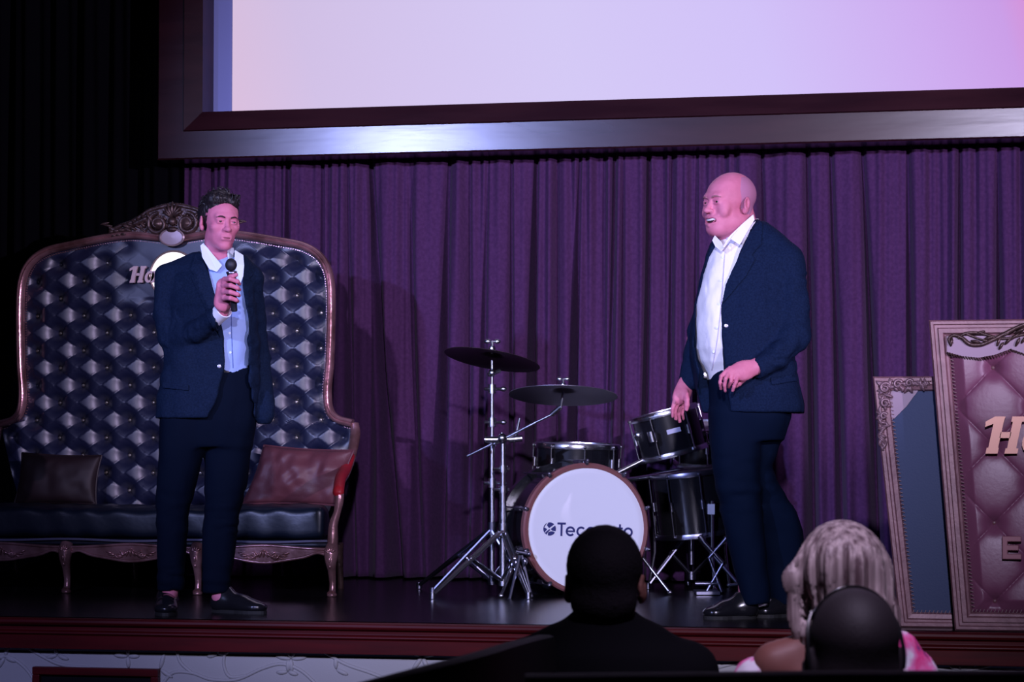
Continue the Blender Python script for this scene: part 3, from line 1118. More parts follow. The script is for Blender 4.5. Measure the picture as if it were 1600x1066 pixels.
def sign_letters(cap, X0, Y0, Z0, depth, lean=0.0):
    # heavy slanted lettering with slab serifs, capital H with a flag on its left stem
    b = MB()
    sh = 0.22
    def poly(pts, dx=0.0):
        b.prism([(X0 + (dx + x + sh * z) * cap, Z0 + z * cap) for x, z in pts], Y0, Y0 + depth)
    poly([(0.10, 0), (0.38, 0), (0.38, .16), (.36, .16), (.36, .84), (.38, 1), (0.10, 1.0), (-0.12, 0.86), (-0.10, .72), (.10, .80), (.10, .16), (.06, .16), (.06, 0)])
    poly([(.56, 0), (.90, 0), (.90, .14), (.84, .14), (.84, .86), (.92, .86), (.92, 1), (.56, 1), (.56, .86), (.60, .86), (.60, .14), (.56, .14)])
    poly([(.34, .42), (.62, .42), (.62, .58), (.34, .58)])
    # bowl letter 'a'
    N = 18
    ring = []
    def bowl(cx, cz, rx, rz, t, a0=0.0, a1=2 * PI):
        for k in range(N):
            u = a0 + (a1 - a0) * k / N; v = a0 + (a1 - a0) * (k + 1) / N
            poly([(cx + rx * math.cos(u), cz + rz * math.sin(u)), (cx + rx * math.cos(v), cz + rz * math.sin(v)),
                  (cx + (rx - t) * math.cos(v), cz + (rz - t * .8) * math.sin(v)), (cx + (rx - t) * math.cos(u), cz + (rz - t * .8) * math.sin(u))])
    bowl(1.26, .35, .30, .36, .17)
    poly([(1.40, 0), (1.66, 0), (1.66, .12), (1.60, .14), (1.60, .70), (1.40, .70)])
    # r
    poly([(1.78, 0), (2.06, 0), (2.06, .12), (2.02, .12), (2.02, .50), (2.22, .54), (2.24, .70), (2.04, .66), (1.98, .62), (1.98, .70), (1.78, .70)])
    # d
    bowl(2.60, .35, .29, .36, .16)
    poly([(2.72, 0), (2.98, 0), (2.98, .12), (2.93, .14), (2.93, 1.0), (2.72, 1.0)])
    return b


hp = PY(197, 442, YB - .06); hq = PY(230, 417, YB - .06)
cap = hq.z - hp.z + 0.004
sl = sign_letters(cap, hp.x + 0.012, YB - 0.058, hp.z, 0.012)
sl.build('lettering', mat('pale_copper_letters', (0.55, 0.38, 0.36), 0.35, 0.2), sofa, smooth=False)

# seat cushion
zsa = PY(330, 791, YS + .05).z; zsb = PY(330, 845, YS).z
xs0 = Xc - 0.90; xs1 = Xc + 0.90
xr_leg = PY(518, 870, YS).x
xm = []
x308 = PY(308, 870, YS).x
step_ = xr_leg - x308
legs_x = [xr_leg - step_ * k for k in range(4)]
xs1 = xr_leg - 0.01; xs0 = legs_x[3] + 0.01
nxx, nyy = 160, 60
A = np.linspace(0, 1, nxx); T = np.linspace(0, 2 * PI, nyy)
Ag, Tg = np.meshgrid(A, T, indexing='ij')
cy_, cz_ = (YS + 0.03 + YB - 0.02) / 2, (zsa + zsb) / 2
hy, hz = (YB - 0.02 - YS - 0.03) / 2 , (zsa - zsb) / 2
ends = np.clip(np.minimum(Ag, 1 - Ag) / 0.02, 0, 1) ** 0.4
sgn = lambda q, e: np.sign(q) * np.abs(q) ** e
Xg = xs0 + (xs1 - xs0) * Ag
wr = 0.004 * np.sin(Xg * 31 + 2 * np.sin(Xg * 7)) * np.sin(Tg * 3)
Yg = cy_ + (hy * ends + wr) * sgn(np.cos(Tg), 0.35)
Zg = cz_ + (hz * ends + wr) * sgn(np.sin(Tg), 0.35) + 0.006 * np.sin(Xg * 3.3) * (np.sin(Tg) > 0)
XbR = PY(516, 800, YB).x; XbL = 2 * Xc - XbR


def seat_x(x, y):
    t = np.clip((y - YS) / (YB - YS), 0, 1); u = (x - xs0) / (xs1 - xs0)
    return (xs0 + (XbL - xs0) * t) * (1 - u) + (xs1 + (XbR - xs1) * t) * u


Xg = seat_x(Xg, Yg)
grid_mesh('seat_cushion', Xg, Yg, Zg, M_leather_seat, sofa)
b = MB()
b.box(((xs0 + xs1) / 2, (YS + YB) / 2 + 0.01, zsb - 0.012), (xs1 - xs0, YB - YS - 0.03, 0.03)); b.v = [Vector((float(seat_x(p.x, p.y)), p.y, p.z)) for p in b.v]; b.build('seat_base', M_leather_seat, sofa, smooth=False, bevel=0.008)
b = MB(); pts = [(xs0 + (xs1 - xs0) * k / 60, YS + 0.006, zsb - 0.002 + 0.004 * math.cos(k / 60 * 6 * PI)) for k in range(61)]
b.tube(pts, 0.006, 8); b.build('piping', mat('seat_piping', (0.10, 0.10, 0.16), 0.35), sofa)

# carved front rail and cabriole legs
z_r0 = PY(330, 853, YS).z
b = MB()
for k in range(3):
    xa = legs_x[k + 1]; xb = legs_x[k]
    N = 48; up_ = []; lo_ = []
    for i in range(N + 1):
        t = i / N; x = xa + (xb - xa) * t
        u = abs(2 * t - 1)                        # 1 at the legs, 0 mid span
        belly = 0.030 * math.exp(-(u / 0.45) ** 2)
        arch = 0.020 * math.exp(-((u - 0.80) / 0.14) ** 2)
        up_.append((x, z_r0 + 0.006 * math.cos(u * PI) + 0.004 * math.exp(-(u / .3) ** 2)))
        lo_.append((x, z_r0 - 0.052 - belly + arch))
    b.prism(up_[::-1] + lo_, YS - 0.004, YS + 0.045)
    b.tube([(x, YS - 0.006, z - 0.006) for x, z in up_], 0.0065, 8)
    b.tube([(x, YS - 0.005, z + 0.005) for x, z in lo_], 0.0075, 8)
b.build('front_rail', M_gilt, sofa, sharp=70)
b = MB()
for k in range(3):
    xm_ = (legs_x[k] + legs_x[k + 1]) / 2
    for j in range(-5, 6):
        a = PI / 2 + j * 0.26
        R = Matrix.Rotation(-(a + 0.2 * j), 3, 'Y')
        b.ball((xm_ + j * 0.014, YS - 0.010, z_r0 - 0.044 + 0.010 * math.cos(j * .6)), (0.020, 0.010, 0.0055), 8, R)
    for s_ in (-1, 1):
        spiral(b, xm_ + s_ * 0.055, z_r0 - 0.046, 0.017, 1.2, s_, 0.0055, PI / 2, YS - 0.006)
        for j in range(3):
            R = Matrix.Rotation(s_ * (0.35 - .3 * j), 3, 'Y')
            b.ball((xm_ + s_ * (0.085 + j * 0.012), YS - 0.008, z_r0 - 0.045 + 0.010 * (j - 1)), (0.020, 0.007, 0.005), 8, R)
b.build('shell_carving', M_gilt, sofa, sharp=70)
for k, x in enumerate(legs_x):
    b = MB()
    pts = [(x, YS + 0.012, z_r0 + 0.004), (x, YS - 0.004, z_r0 - 0.03), (x, YS - 0.008, z_r0 - 0.07), (x, YS + 0.006, z_r0 - 0.11), (x, YS + 0.020, 0.07), (x, YS + 0.016, 0.025), (x, YS + 0.008, 0.012)]
    P_ = cat_rom(pts, 5)
    rr_ = np.interp(np.linspace(0, 1, len(P_)), [0, .17, .33, .5, .7, .85, 1], [.030, .036, .028, .020, .0155, .017, .024])
    b.tube(P_, list(rr_), 14)
    b.lathe([(0.018, 0), (0.024, 0.004), (0.024, 0.012), (0.014, 0.020)], (x, YS + 0.010, 0.0), (0, 0, 1), 14)
    for j in range(5):
        a = PI / 2 + (j - 2) * 0.5
        R = Matrix.Rotation(-a, 3, 'Y')
        b.ball((x + math.cos(a) * 0.014, YS - 0.030, z_r0 - 0.03 + math.sin(a) * 0.014), (0.020, 0.010, 0.006), 8, R)
    b.ball((x, YS - 0.034, z_r0 - 0.060), (0.009, 0.009, 0.016), 10)
    b.ball((x, YS - 0.024, z_r0 - 0.092), (0.007, 0.009, 0.010), 10)
    b.build('leg', M_gilt, sofa, sharp=70)
for x in (Xc - 0.86, Xc - 0.22, Xc + 0.25, Xc + 0.86):
    b = MB(); b.tube([(x, YB - 0.02, z_r0 - 0.01), (x, YB + 0.005, 0.12), (x, YB + 0.03, 0.0)], [0.026, 0.018, 0.015], 10); b.build('leg', M_giltdark, sofa)

# arms: sweep down from the back corner to the front post, red pad on top
arm = [PY(554, 662, YB - 0.035), PY(555, 680, YB - .05), PY(549, 712, YB - .12), PY(541, 738, YB - .24), PY(533, 752, YS + .16), PY(530, 765, YS + .03), PY(530, 782, YS + .01),
       PY(527, 800, YS + .01), PY(521, 820, YS + .01), PY(520, 842, YS + .01), PY(519, 858, YS + .012)]
rad = [.022, .026, .024, .021, .022, .024, .022, .017, .022, .026, .026]
for s_ in (1, -1):
    P0 = [p if s_ > 0 else Vector((2 * (legs_x[0] + legs_x[3]) / 2 - p.x, p.y, p.z)) for p in arm]
    P_ = cat_rom(P0, 5)
    rr_ = list(np.interp(np.linspace(0, 1, len(P_)), np.linspace(0, 1, len(rad)), rad))
    b = MB(); b.tube(P_, rr_, 14); ar = b.build('armrest', M_gilt, sofa)
    q = cat_rom([P0[2] + Vector((-s_ * 0.004, 0, .012)), P0[3] + Vector((-s_ * .004, 0, .016)), P0[4] + Vector((0, -.01, .016)), P0[5] + Vector((0, -0.010, 0.0)), P0[5] + Vector((0, -0.014, -0.022))], 5)
    b = MB(); b.tube(q, [0.014] + [0.027] * (len(q) - 2) + [0.020], 12)
    b.build('arm_pad', mat('red_arm_pad', (0.34, 0.012, 0.02), 0.45), ar if False else sofa)


# ------------------------------------------------------------------ cushions on the sofa
def pillow(name, label, corners, Y, thick, m, seed, lean=0.10, group=None, folds_=0.006):
    P = [PY(a, c, Y) for a, c in corners]                    # bl, br, tr, tl
    cx = sum(p.x for p in P) / 4; zb = min(p.z for p in P)
    root = thing(name, label, 'cushion', (cx, Y, zb), 0, group)
    N = 46
    u = np.linspace(0, 1, N); U, V_ = np.meshgrid(u, u, indexing='ij')
    bl, br, tr, tl = [np.array(p) for p in P]
    # pinch the sides a little
    base = ((1 - U) * (1 - V_))[..., None] * bl + (U * (1 - V_))[..., None] * br + (U * V_)[..., None] * tr + ((1 - U) * V_)[..., None] * tl
    q = 4 * U * (1 - U); p_ = 4 * V_ * (1 - V_)
    cen = base.mean((0, 1))
    base = base + (cen - base) * (0.06 * (q * (1 - p_) + p_ * (1 - q)))[..., None]
    th = thick * (q * p_) ** 0.38
    rs_ = np.random.RandomState(seed)
    wr = folds_ * (vnoise(U * 5 + seed, V_ * 2.2 + U * 2, V_ * 0, seed) + 0.5 * vnoise(U * 11, V_ * 6, V_ * 0, seed + 1)) * (q * p_) ** 0.2
    Yo = lean * (base[..., 2] - zb)
    f1 = np.stack([base[..., 0], Y + Yo - th / 2 - wr, base[..., 2]], -1)
    f2 = np.stack([base[..., 0], Y + Yo + th / 2, base[..., 2]], -1)
    V = np.concatenate([f1.reshape(-1, 3), f2.reshape(-1, 3)])
    idx = np.arange(N * N).reshape(N, N)
    Q1 = np.stack([idx[:-1, :-1], idx[1:, :-1], idx[1:, 1:], idx[:-1, 1:]], -1).reshape(-1, 4)
    Q2 = Q1[:, ::-1] + N * N
    rim = list(idx[:, 0]) + list(idx[-1, 1:]) + list(idx[-2::-1, -1]) + list(idx[0, -2:0:-1])
    Q3 = np.array([(rim[(k + 1) % len(rim)], rim[k], rim[k] + N * N, rim[(k + 1) % len(rim)] + N * N) for k in range(len(rim))])
    Mi = np.array(root_matrix(root).inverted())
    V = V @ Mi[:3, :3].T + Mi[:3, 3]
    np_mesh('cover', V, np.concatenate([Q1, Q2, Q3]), m, root)
    b = MB(); rp = [Vector(f1.reshape(-1, 3)[k]) for k in rim]; rp.append(rp[0])
    b.tube(rp, 0.005, 6, cap=False); b.build('piping', m, root)
    return root


pillow('cushion', 'maroon leather cushion leaning at the right end of the sofa seat by the arm', [(378, 788), (528, 790), (549, 704), (408, 696)], 11.33, 0.15, M_leather_mar, 3, 0.16, folds_=0.022)
pillow('cushion', 'brown leather cushion, shade put into its colour, at left end of sofa seat', [(22, 788), (150, 788), (155, 712), (30, 708)], 11.33, 0.14, M_brown_shadow, 8, 0.14)

# ================================================================== UPHOLSTERED PANELS ON THE RIGHT


def corner_tendrils(b, x, z, y, sx, L, seed, n=26, vertical=False):
    r_ = random.Random(seed)
    for k in range(n):
        t = k / (n - 1)
        R = Matrix.Rotation(r_.uniform(0, PI), 3, 'Y')
        if vertical:
            b.ball((x + r_.uniform(0.0, 0.05) * (1 - 0.6 * t) * sx, y, z - L * t), (r_.uniform(.012, .024), .010, .007), 8, R)
        else:
            b.ball((x + L * t * sx, y, z - r_.uniform(0.0, 0.04) * (1 - 0.5 * t)), (r_.uniform(.012, .024), .010, .007), 8, R)


# narrow dark blue panel
YP = 9.60
sp = [PY(1406, 975, YP), PY(1530, 982, YP), PY(1560, 572, YP), PY(1362, 588, YP)]
zt_ = (sp[3].z + sp[2].z) / 2
LEAN = 0.055
pol = [(sp[0].x, 0.0), (sp[1].x, 0.0), (sp[2].x, sp[3].z), (sp[3].x, sp[3].z)]
pan = thing('leather_panel', 'narrow standing panel of plain dark blue leather with carved pale frame', 'panel', ((pol[0][0] + pol[1][0]) / 2, YP, 0))
prof_p = [(0, YP + .05), (0, YP + .008), (.006, YP), (.018, YP), (.022, YP + .006), (.030, YP + .006), (.036, YP), (.052, YP + .003), (.058, YP + .016), (.058, YP + .05)]
M_pframe = mat('rose_limed_wood', (0.24, 0.115, 0.13), 0.42, 0.1, bump=(50, 0.25, 0.003), var=(14, (0.17, 0.075, 0.09)))
rails(pol, prof_p, 'frame_rail', M_pframe, pan, LEAN)
ii2 = inset(pol, 0.055)
b = MB(); b.prism([(p.x, p.y) for p in ii2], YP + .018, YP + .045)
b.v = [Vector((p.x, p.y + LEAN * p.z, p.z)) for p in b.v]
b.build('leather_field', mat('plain_blue_leather', (0.006, 0.028, 0.098), 0.6, bump=(150, 0.2, 0.002)), pan, smooth=False)
M_pale = mat('pale_painted_wood', (0.32, 0.22, 0.29), 0.5)
P1 = [(PY(a, c, YP).x, PY(a, c, YP).z) for a, c in [(1380, 604), (1440, 600), (1432, 612), (1415, 635), (1398, 652), (1384, 662)]]
b = MB(); b.prism(P1, YP + .012, YP + .020)
b.v = [Vector((p.x, p.y + LEAN * p.z, p.z)) for p in b.v]
b.build('corner_plate', M_pale, pan, smooth=False)
b = MB()
tl = PY(1368, 592, YP)
corner_tendrils(b, tl.x + 0.01, tl.z - 0.012, YP + .002, 1, 0.19, 4, 44)
corner_tendrils(b, tl.x + 0.01, tl.z - 0.012, YP + .002, 1, 0.26, 6, 40, True)
for (a, c, R_) in [(1382, 606, .022), (1402, 600, .018), (1382, 630, .018), (1420, 598, .014), (1380, 650, .014)]:
    q = PY(a, c, YP); spiral(b, q.x, q.z, R_, 1.3, 1, .007, 0.5, YP - .002)
b.v = [Vector((p.x, p.y + LEAN * p.z, p.z)) for p in b.v]
b.build('corner_carving', mat('pinkish_carving', (0.22, 0.13, 0.15), 0.38, 0.25), pan, sharp=70)


def stitches(poly, o, y, step, parent, m, lean, only=None, size=0.010):
    b = MB(); q = inset(poly, o)
    for k in range(len(q)):
        if only is not None and k not in only:
            continue
        a = q[k]; c = q[(k + 1) % len(q)]
        L = (c - a).length; t = (c - a) / L
        nrm = Vector((-t.y, t.x))
        for j in range(int(L / step)):
            p = a + t * (j * step)
            p2 = p + nrm * size + t * size * 0.45
            b.tube([(p.x, y + lean * p.y, p.y), (p2.x, y - 0.001 + lean * p2.y, p2.y)], 0.0018, 5)
    return b.build('stitching', m, parent)


M_stitch = mat('pale_stitching', (0.28, 0.18, 0.19), 0.6)
stitches(pol, 0.054, YP + 0.010, 0.0155, pan, M_stitch, LEAN, (0, 3), 0.013)

# large tufted pink panel, tapering downward, runs out of the picture on the right
YQ = 9.47
bp0 = PY(1492, 988, YQ); bp3 = PY(1450, 499, YQ)
XR = PY(1600, 700, YQ).x + 0.75
pol2 = [(bp0.x, 0.0), (XR - (bp0.x - bp3.x), 0.0), (XR, bp3.z), (bp3.x, bp3.z)]
big = thing('leather_panel', 'large standing panel of buttoned dusty pink leather with copper lettering', 'panel', ((pol2[0][0] + pol2[1][0]) / 2, YQ, 0))
prof_q = [(0, YQ + .06), (0, YQ + .008), (.006, YQ), (.016, YQ), (.020, YQ + .008), (.030, YQ + .008), (.034, YQ), (.050, YQ), (.056, YQ + .01), (.064, YQ + .012), (.070, YQ + .02), (.070, YQ + .06)]
rails(pol2, prof_q, 'frame_rail', M_pframe, big, LEAN)
i3 = inset(pol2, 0.068)
zb_, zt2 = i3[0].y, i3[2].y
N1, N2 = 260, 260
U, V_ = np.meshgrid(np.linspace(0, 1, N1), np.linspace(0, 1, N2), indexing='ij')
Zp = zb_ + (zt2 - zb_) * V_
XLp = (i3[0].x + (i3[3].x - i3[0].x) * V_); XRp = (i3[1].x + (i3[2].x - i3[1].x) * V_)
Xp = XLp + (XRp - XLp) * U
b0 = PY(1551, 574, YQ); b1 = PY(1554, 696, YQ); b2 = PY(1555, 950, YQ); bm_ = PY(1492, 635, YQ)
dzp = (b0.z - b1.z); dxp = 2 * (b0.x - bm_.x)
# diamond lattice; x period 2*(b0-bm), rows every dz/2
rowh = dzp / 2
a_ = (Xp - b0.x) / dxp + (Zp - b0.z) / (2 * rowh)
b_ = (Xp - b0.x) / dxp - (Zp - b0.z) / (2 * rowh)
sa = np.abs(np.sin(PI * a_)); sb = np.abs(np.sin(PI * b_))
ra = a_ - np.round(a_); rb = b_ - np.round(b_)
rr = np.sqrt(((ra + rb) * dxp / 2) ** 2 + ((ra - rb) * rowh) ** 2)
h = 0.016 + 0.024 * (sa * sb) ** 0.15 - 0.034 * np.exp(-(rr / 0.026) ** 1.5)
ed = np.minimum.reduce([np.clip((Xp - XLp) / 0.05, 0, 1), np.clip((XRp - Xp) / 0.05, 0, 1), np.clip((Zp - zb_) / .05, 0, 1), np.clip((zt2 - Zp) / .05, 0, 1)])
h = h * ed ** 0.7
grid_mesh('leather_field', Xp, YQ + 0.035 - h + LEAN * Zp, Zp, M_leather_pink, big)
bs = []
for j in range(-1, 8):
    for i in range(-1, 8):
        x = b0.x + i * dxp / 2; z = b0.z - j * rowh
        if (i + j) % 2 == 0 and z > 0.1 and x < XR - 0.15 and x > bp0.x + 0.05 - 0.03:
            bs.append(MB().ball((x, YQ + 0.035 + 0.008 + LEAN * z, z), (0.012, 0.008, 0.012), 10))
each(bs, 'button', mat('dark_rose_button', (0.13, 0.05, 0.06), 0.4), big)
# pale header with a drooping lower edge, and scroll carving over it
hd = [(1461, 513), (1600, 510)]
zt3 = zt2 + 0.004
lo_pts = []
xa, xm2 = i3[3].x - 0.004, (i3[3].x + i3[2].x) / 2
for k in range(97):
    t = k / 96
    x = xa + (i3[2].x + .004 - xa) * t
    u = (abs(x - xm2) / (xm2 - xa))
    pxm = np.interp((1 - u), np.linspace(0, 1, 9), [549, 556, 558.5, 554, 545, 554, 560, 552, 566])
    lo_pts.append((x, PY(1525, float(pxm), YQ).z))
b = MB(); b.prism([(lo_pts[0][0], zt3)] + lo_pts + [(lo_pts[-1][0], zt3)], YQ - 0.008, YQ + 0.022)
b.v = [Vector((p.x, p.y + LEAN * p.z, p.z)) for p in b.v]
b.build('header', M_pale, big, smooth=False)
b = MB()
for k in range(len(lo_pts) - 1):
    t = k; i = int(t); f_ = t - i
    x = lo_pts[i][0] * (1 - f_) + lo_pts[min(i + 1, 96)][0] * f_; z = lo_pts[i][1] * (1 - f_) + lo_pts[min(i + 1, 96)][1] * f_
    b.tube([(x, YQ - .008 + LEAN * z, z), (x + .009, YQ - .006 + LEAN * z, z - 0.011)], .0025, 5)
b.build('header_braid', M_giltdark, big)
b = MB()
for mir in (1, -1):
    def cc(px, py):
        q = PY(px, py, YQ)
        return (q.x if mir > 0 else 2 * xm2 - q.x, YQ - 0.012 + LEAN * q.z, q.z)
    b.tube(cat_rom([cc(1486, 537), cc(1482, 529), cc(1490, 523), cc(1502, 527), cc(1515, 537), cc(1532, 538), cc(1552, 530), cc(1575, 518), cc(1596, 508), cc(1625, 500), cc(1660, 505)], 6),
           list(np.interp(np.linspace(0, 1, 61), [0, .08, .35, .7, 1], [.010, .006, .009, .008, .006])), 8)
    b.tube(cat_rom([cc(1496, 528), cc(1506, 521), cc(1522, 519), cc(1540, 522), cc(1560, 528), cc(1580, 527), cc(1600, 522), cc(1630, 522)], 5), .006, 8)
    b.tube(cat_rom([cc(1508, 520), cc(1530, 529), cc(1545, 533)], 5), .005, 6)
    for (a, c, an, L) in [(1531, 519, 0.3, .022), (1524, 533, -.2, .02), (1560, 533, 1.2, .02), (1564, 540, 1.0, .018), (1575, 532, .8, .022), (1584, 526, .6, .026), (1593, 516, .5, .026),
                          (1590, 534, 1.1, .02), (1600, 530, .9, .02), (1486, 534, 1.4, .018), (1545, 527, .3, .022), (1570, 522, .4, .02), (1610, 512, .6, .03), (1625, 516, .4, .03)]:
        q = cc(a, c)
        b.ball(q, (L, .009, .0065), 8, Matrix.Rotation(-an * mir, 3, 'Y'))
b.build('scroll_carving', M_giltdark, big, sharp=70)
stitches(pol2, 0.070, YQ + 0.016, 0.014, big, M_stitch, LEAN, (0, 3), 0.012)
hp = PY(1528, 709, YQ); hq = PY(1560, 651, YQ)
sl = sign_letters(hq.z - hp.z, hp.x + 0.02, YQ - 0.036 + LEAN * hp.z, hp.z, 0.022)
sl.build('lettering', M_letters, big, smooth=False)
# raised letter E below
e0 = PY(1566, 874, YQ); e1 = PY(1602, 838, YQ)
hE = e1.z - e0.z; wE = hE * 0.82; tE = hE * 0.24
Epoly = [(0, 0), (wE, 0), (wE, tE), (tE, tE), (tE, (hE - tE) / 2), (wE * .86, (hE - tE) / 2), (wE * .86, (hE + tE) / 2), (tE, (hE + tE) / 2), (tE, hE - tE), (wE, hE - tE), (wE, hE), (0, hE)]
b = MB(); b.prism([(e0.x + x, e0.z + z) for x, z in Epoly], YQ - 0.034 + LEAN * e0.z, YQ - 0.010 + LEAN * e0.z)
b.build('letter_e', mat('carved_rose_letter', (0.30, 0.13, 0.15), 0.35, 0.2), big, smooth=False, bevel=0.003)

# ================================================================== DRUM KIT
UP = Vector((0, 0, 1))


def facing(yaw):                      # horizontal direction towards the hall, yaw turns it to the picture's right
    a = math.radians(yaw)
    return Vector((-FX * math.cos(a) + RX * math.sin(a), -FY * math.cos(a) + RY * math.sin(a), 0))


def lug_ring(root, c, axis_, R, h0, h1, n, ph=0.0, r=0.006, m=M_chrome):
    ax = Vector(axis_).normalized()
    hh = Vector((1, 0, 0)) if abs(ax.x) < 0.9 else Vector((0, 1, 0))
    e1 = ax.cross(hh).normalized(); e2 = ax.cross(e1)
    bs = []
    for k in range(n):
        b = MB(); bs.append(b)
        a = ph + 2 * PI * k / n
        d = e1 * math.cos(a) + e2 * math.sin(a)
        p = Vector(c) + d * (R + 0.014)
        b.cyl(p + ax * h0, p + ax * h1, 0.0035, seg=8)
        mid = (h0 + h1) / 2
        b.cyl(p + ax * (mid - 0.022) - d * .008, p + ax * (mid + 0.022) - d * .008, 0.011, seg=10)
        b.ball(p + ax * h1, 0.008, 8)
        b.ball(p + ax * h0, 0.008, 8)
    return each(bs, 'lug', m, root)


# bass drum
fd = facing(17)
BC = W(916, 826, 11.42)
BR = 0.300
BC.z = BR + 0.018
bass = thing('bass_drum', 'bass drum on its side with a white printed head and rosewood hoop', 'drum', (BC.x - fd.x * 0.2, BC.y - fd.y * .2, 0))
b = MB(); b.lathe([(BR - .012, -0.40), (BR - .012, 0.0)], BC, fd, 64); b.build('shell', M_black, bass)
b = MB(); b.lathe([(BR - .010, -0.045), (BR + .010, -0.045), (BR + .012, 0.0), (BR + .004, 0.008), (BR - .012, 0.006), (BR - .012, -0.01)], BC, fd, 72); b.build('hoop', M_hoop, bass)
b = MB(); b.lathe([(BR - .010, -0.36), (BR + .010, -0.36), (BR + .010, -0.405), (BR - .012, -0.405)], BC, fd, 64); b.build('hoop', M_black, bass)
b = MB(); b.lathe([(BR - .011, 0.0), (BR - .030, 0.004), (BR - .04, 0.003), (0, 0.003)], BC, fd, 72); dh = b.build('drum_head', M_head, bass)
er = UP.cross(fd).normalized()
tilt = math.radians(-1.6)
ex = er * math.cos(tilt) + UP * math.sin(tilt); ez = UP * math.cos(tilt) - er * math.sin(tilt)


wid_t = 127 / F * 11.42
o_text = BC + ex * ((868 - 916) / F * 11.42) + ez * (-(837.5 - 826) / F * 11.42)


def strokes(glyphs, cap, o):
    # round geometric lettering; units of the capital height
    V = []; Fc = []
    def quad(P_):
        n = len(V); m_ = len(P_)
        for dz_ in (0.0002, 0.0010):
            for x, z in P_:
                V.append(o + ex * x * cap + ez * z * cap + fd * (0.0042 + dz_))
        Fc.append(tuple(range(n + m_ - 1, n - 1, -1))); Fc.append(tuple(range(n + m_, n + 2 * m_)))
        for i_ in range(m_):
            Fc.append((n + i_, n + (i_ + 1) % m_, n + m_ + (i_ + 1) % m_, n + m_ + i_))
    t = 0.15
    def bar(x0_, z0_, x1_, z1_): quad([(x0_, z0_), (x1_, z0_), (x1_, z1_), (x0_, z1_)])
    def ring(cx, a0, a1, r=0.37, cz=0.36):
        N_ = 24
        for k_ in range(N_):
            u = math.radians(a0 + (a1 - a0) * k_ / N_); v = math.radians(a0 + (a1 - a0) * (k_ + 1) / N_)
            quad([(cx + r * math.cos(u), cz + r * math.sin(u)), (cx + r * math.cos(v), cz + r * math.sin(v)),
                  (cx + (r - t) * math.cos(v), cz + (r - t) * math.sin(v)), (cx + (r - t) * math.cos(u), cz + (r - t) * math.sin(u))])
    x = 0.0
    for g in glyphs:
        if g == 'T': bar(0 + x, .85, .66 + x, 1.0); bar(.255 + x, 0, .405 + x, .86); x += .66
        elif g == 'e': ring(x + .37, 0, 318); bar(x + .08, .30, x + .73, .42); x += .84
        elif g == 'c': ring(x + .37, 42, 318); x += .76
        elif g == 'o': ring(x + .37, 0, 360); x += .86
        elif g == 'a': ring(x + .37, 0, 360); bar(x + .60, 0, x + .75, .72); x += .88
        elif g == 'u': ring(x + .33, 180, 360, .33, .34); bar(x, .34, x + .15, .72); bar(x + .51, 0, x + .66, .72); x += .76
        elif g == 't': bar(x + .10, 0, x + .25, .95); bar(x, .58, x + .40, .71); x += .46
    b = MB(); b.add(V, Fc)
    return b, x


capd = 0.0605
bt, total = strokes('Tecoauto', capd, o_text)
bt, total = strokes('Tecoauto', wid_t / total, o_text)
bt.build('printed_name', M_logo, bass, smooth=False)
# round emblem made of curved blades
b = MB(); oc = BC + ex * ((855.5 - 916) / F * 11.42) + ez * (-(827 - 826) / F * 11.42)
Re = 0.031
def blade(pts):
    n = len(pts)
    V = [oc + ex * x * Re + ez * z * Re + fd * 0.0046 for x, z in pts] + [oc + ex * x * Re + ez * z * Re + fd * 0.0054 for x, z in pts]
    b.add(V, [tuple(reversed(range(n))), tuple(range(n, 2 * n))] + [(i, (i + 1) % n, n + (i + 1) % n, n + i) for i in range(n)])
def arc(cx, cz, r, a0, a1, n=10):
    return [(cx + r * math.cos(math.radians(a0 + (a1 - a0) * k / n)), cz + r * math.sin(math.radians(a0 + (a1 - a0) * k / n))) for k in range(n + 1)]
blade(arc(0, 0, 1, 115, 215) + arc(-1.2, -1.0, 1.25, 50, 76, 4)[::1])
blade(arc(0, 0, 1, 45, 102) + [(-0.45, .55), (-.1, .12)])
blade(arc(0, 0, 1, -20, 32) + [(0.15, -0.02), (.45, -.25)])
blade(arc(0, 0, 1, -105, -32) + arc(0.35, -1.35, 1.0, 75, 125, 5))
blade([(-.78, -.62), (-.45, -.35), (-.05, -.02), (.12, -.14), (-.2, -.45), (-.5, -.85)])
b.build('printed_emblem', M_logo, bass, smooth=False)
# tension claws and spurs
bs = []
for k in range(10):
    b = MB(); bs.append(b)
    a = math.radians(18 + 36 * k)
    d = er * math.cos(a) + UP * math.sin(a)
    p = BC + d * (BR + 0.022)
    b.cyl(p - fd * 0.38, p + fd * 0.012, 0.004, seg=8)
    b.cyl(p - fd * 0.012 - d * 0.010, p + fd * 0.014 - d * 0.012, 0.009, seg=10)
    b.cyl(p - fd * .16 - d * .012, p - fd * .08 - d * .012, 0.012, seg=10)
    b.ball(p + fd * .018, 0.010, 8)
each(bs, 'tension_rod', M_chrome_dull, bass)
for s_ in (-1, 1):
    b = MB()
    p = BC + er * s_ * BR * 0.93 - fd * 0.12 + UP * -0.10
    q = Vector((p.x + er.x * s_ * 0.14 + fd.x * .12, p.y + er.y * s_ * .14 + fd.y * .12, 0.012))
    b.cyl(p - er * s_ * .02, p + er * s_ * .03, .02, seg=12)
    b.cyl(p + er * s_ * .01, q, 0.008, seg=10); b.ball(q, (.013, .013, .012), 8)
    b.build('spur', M_chrome, bass)


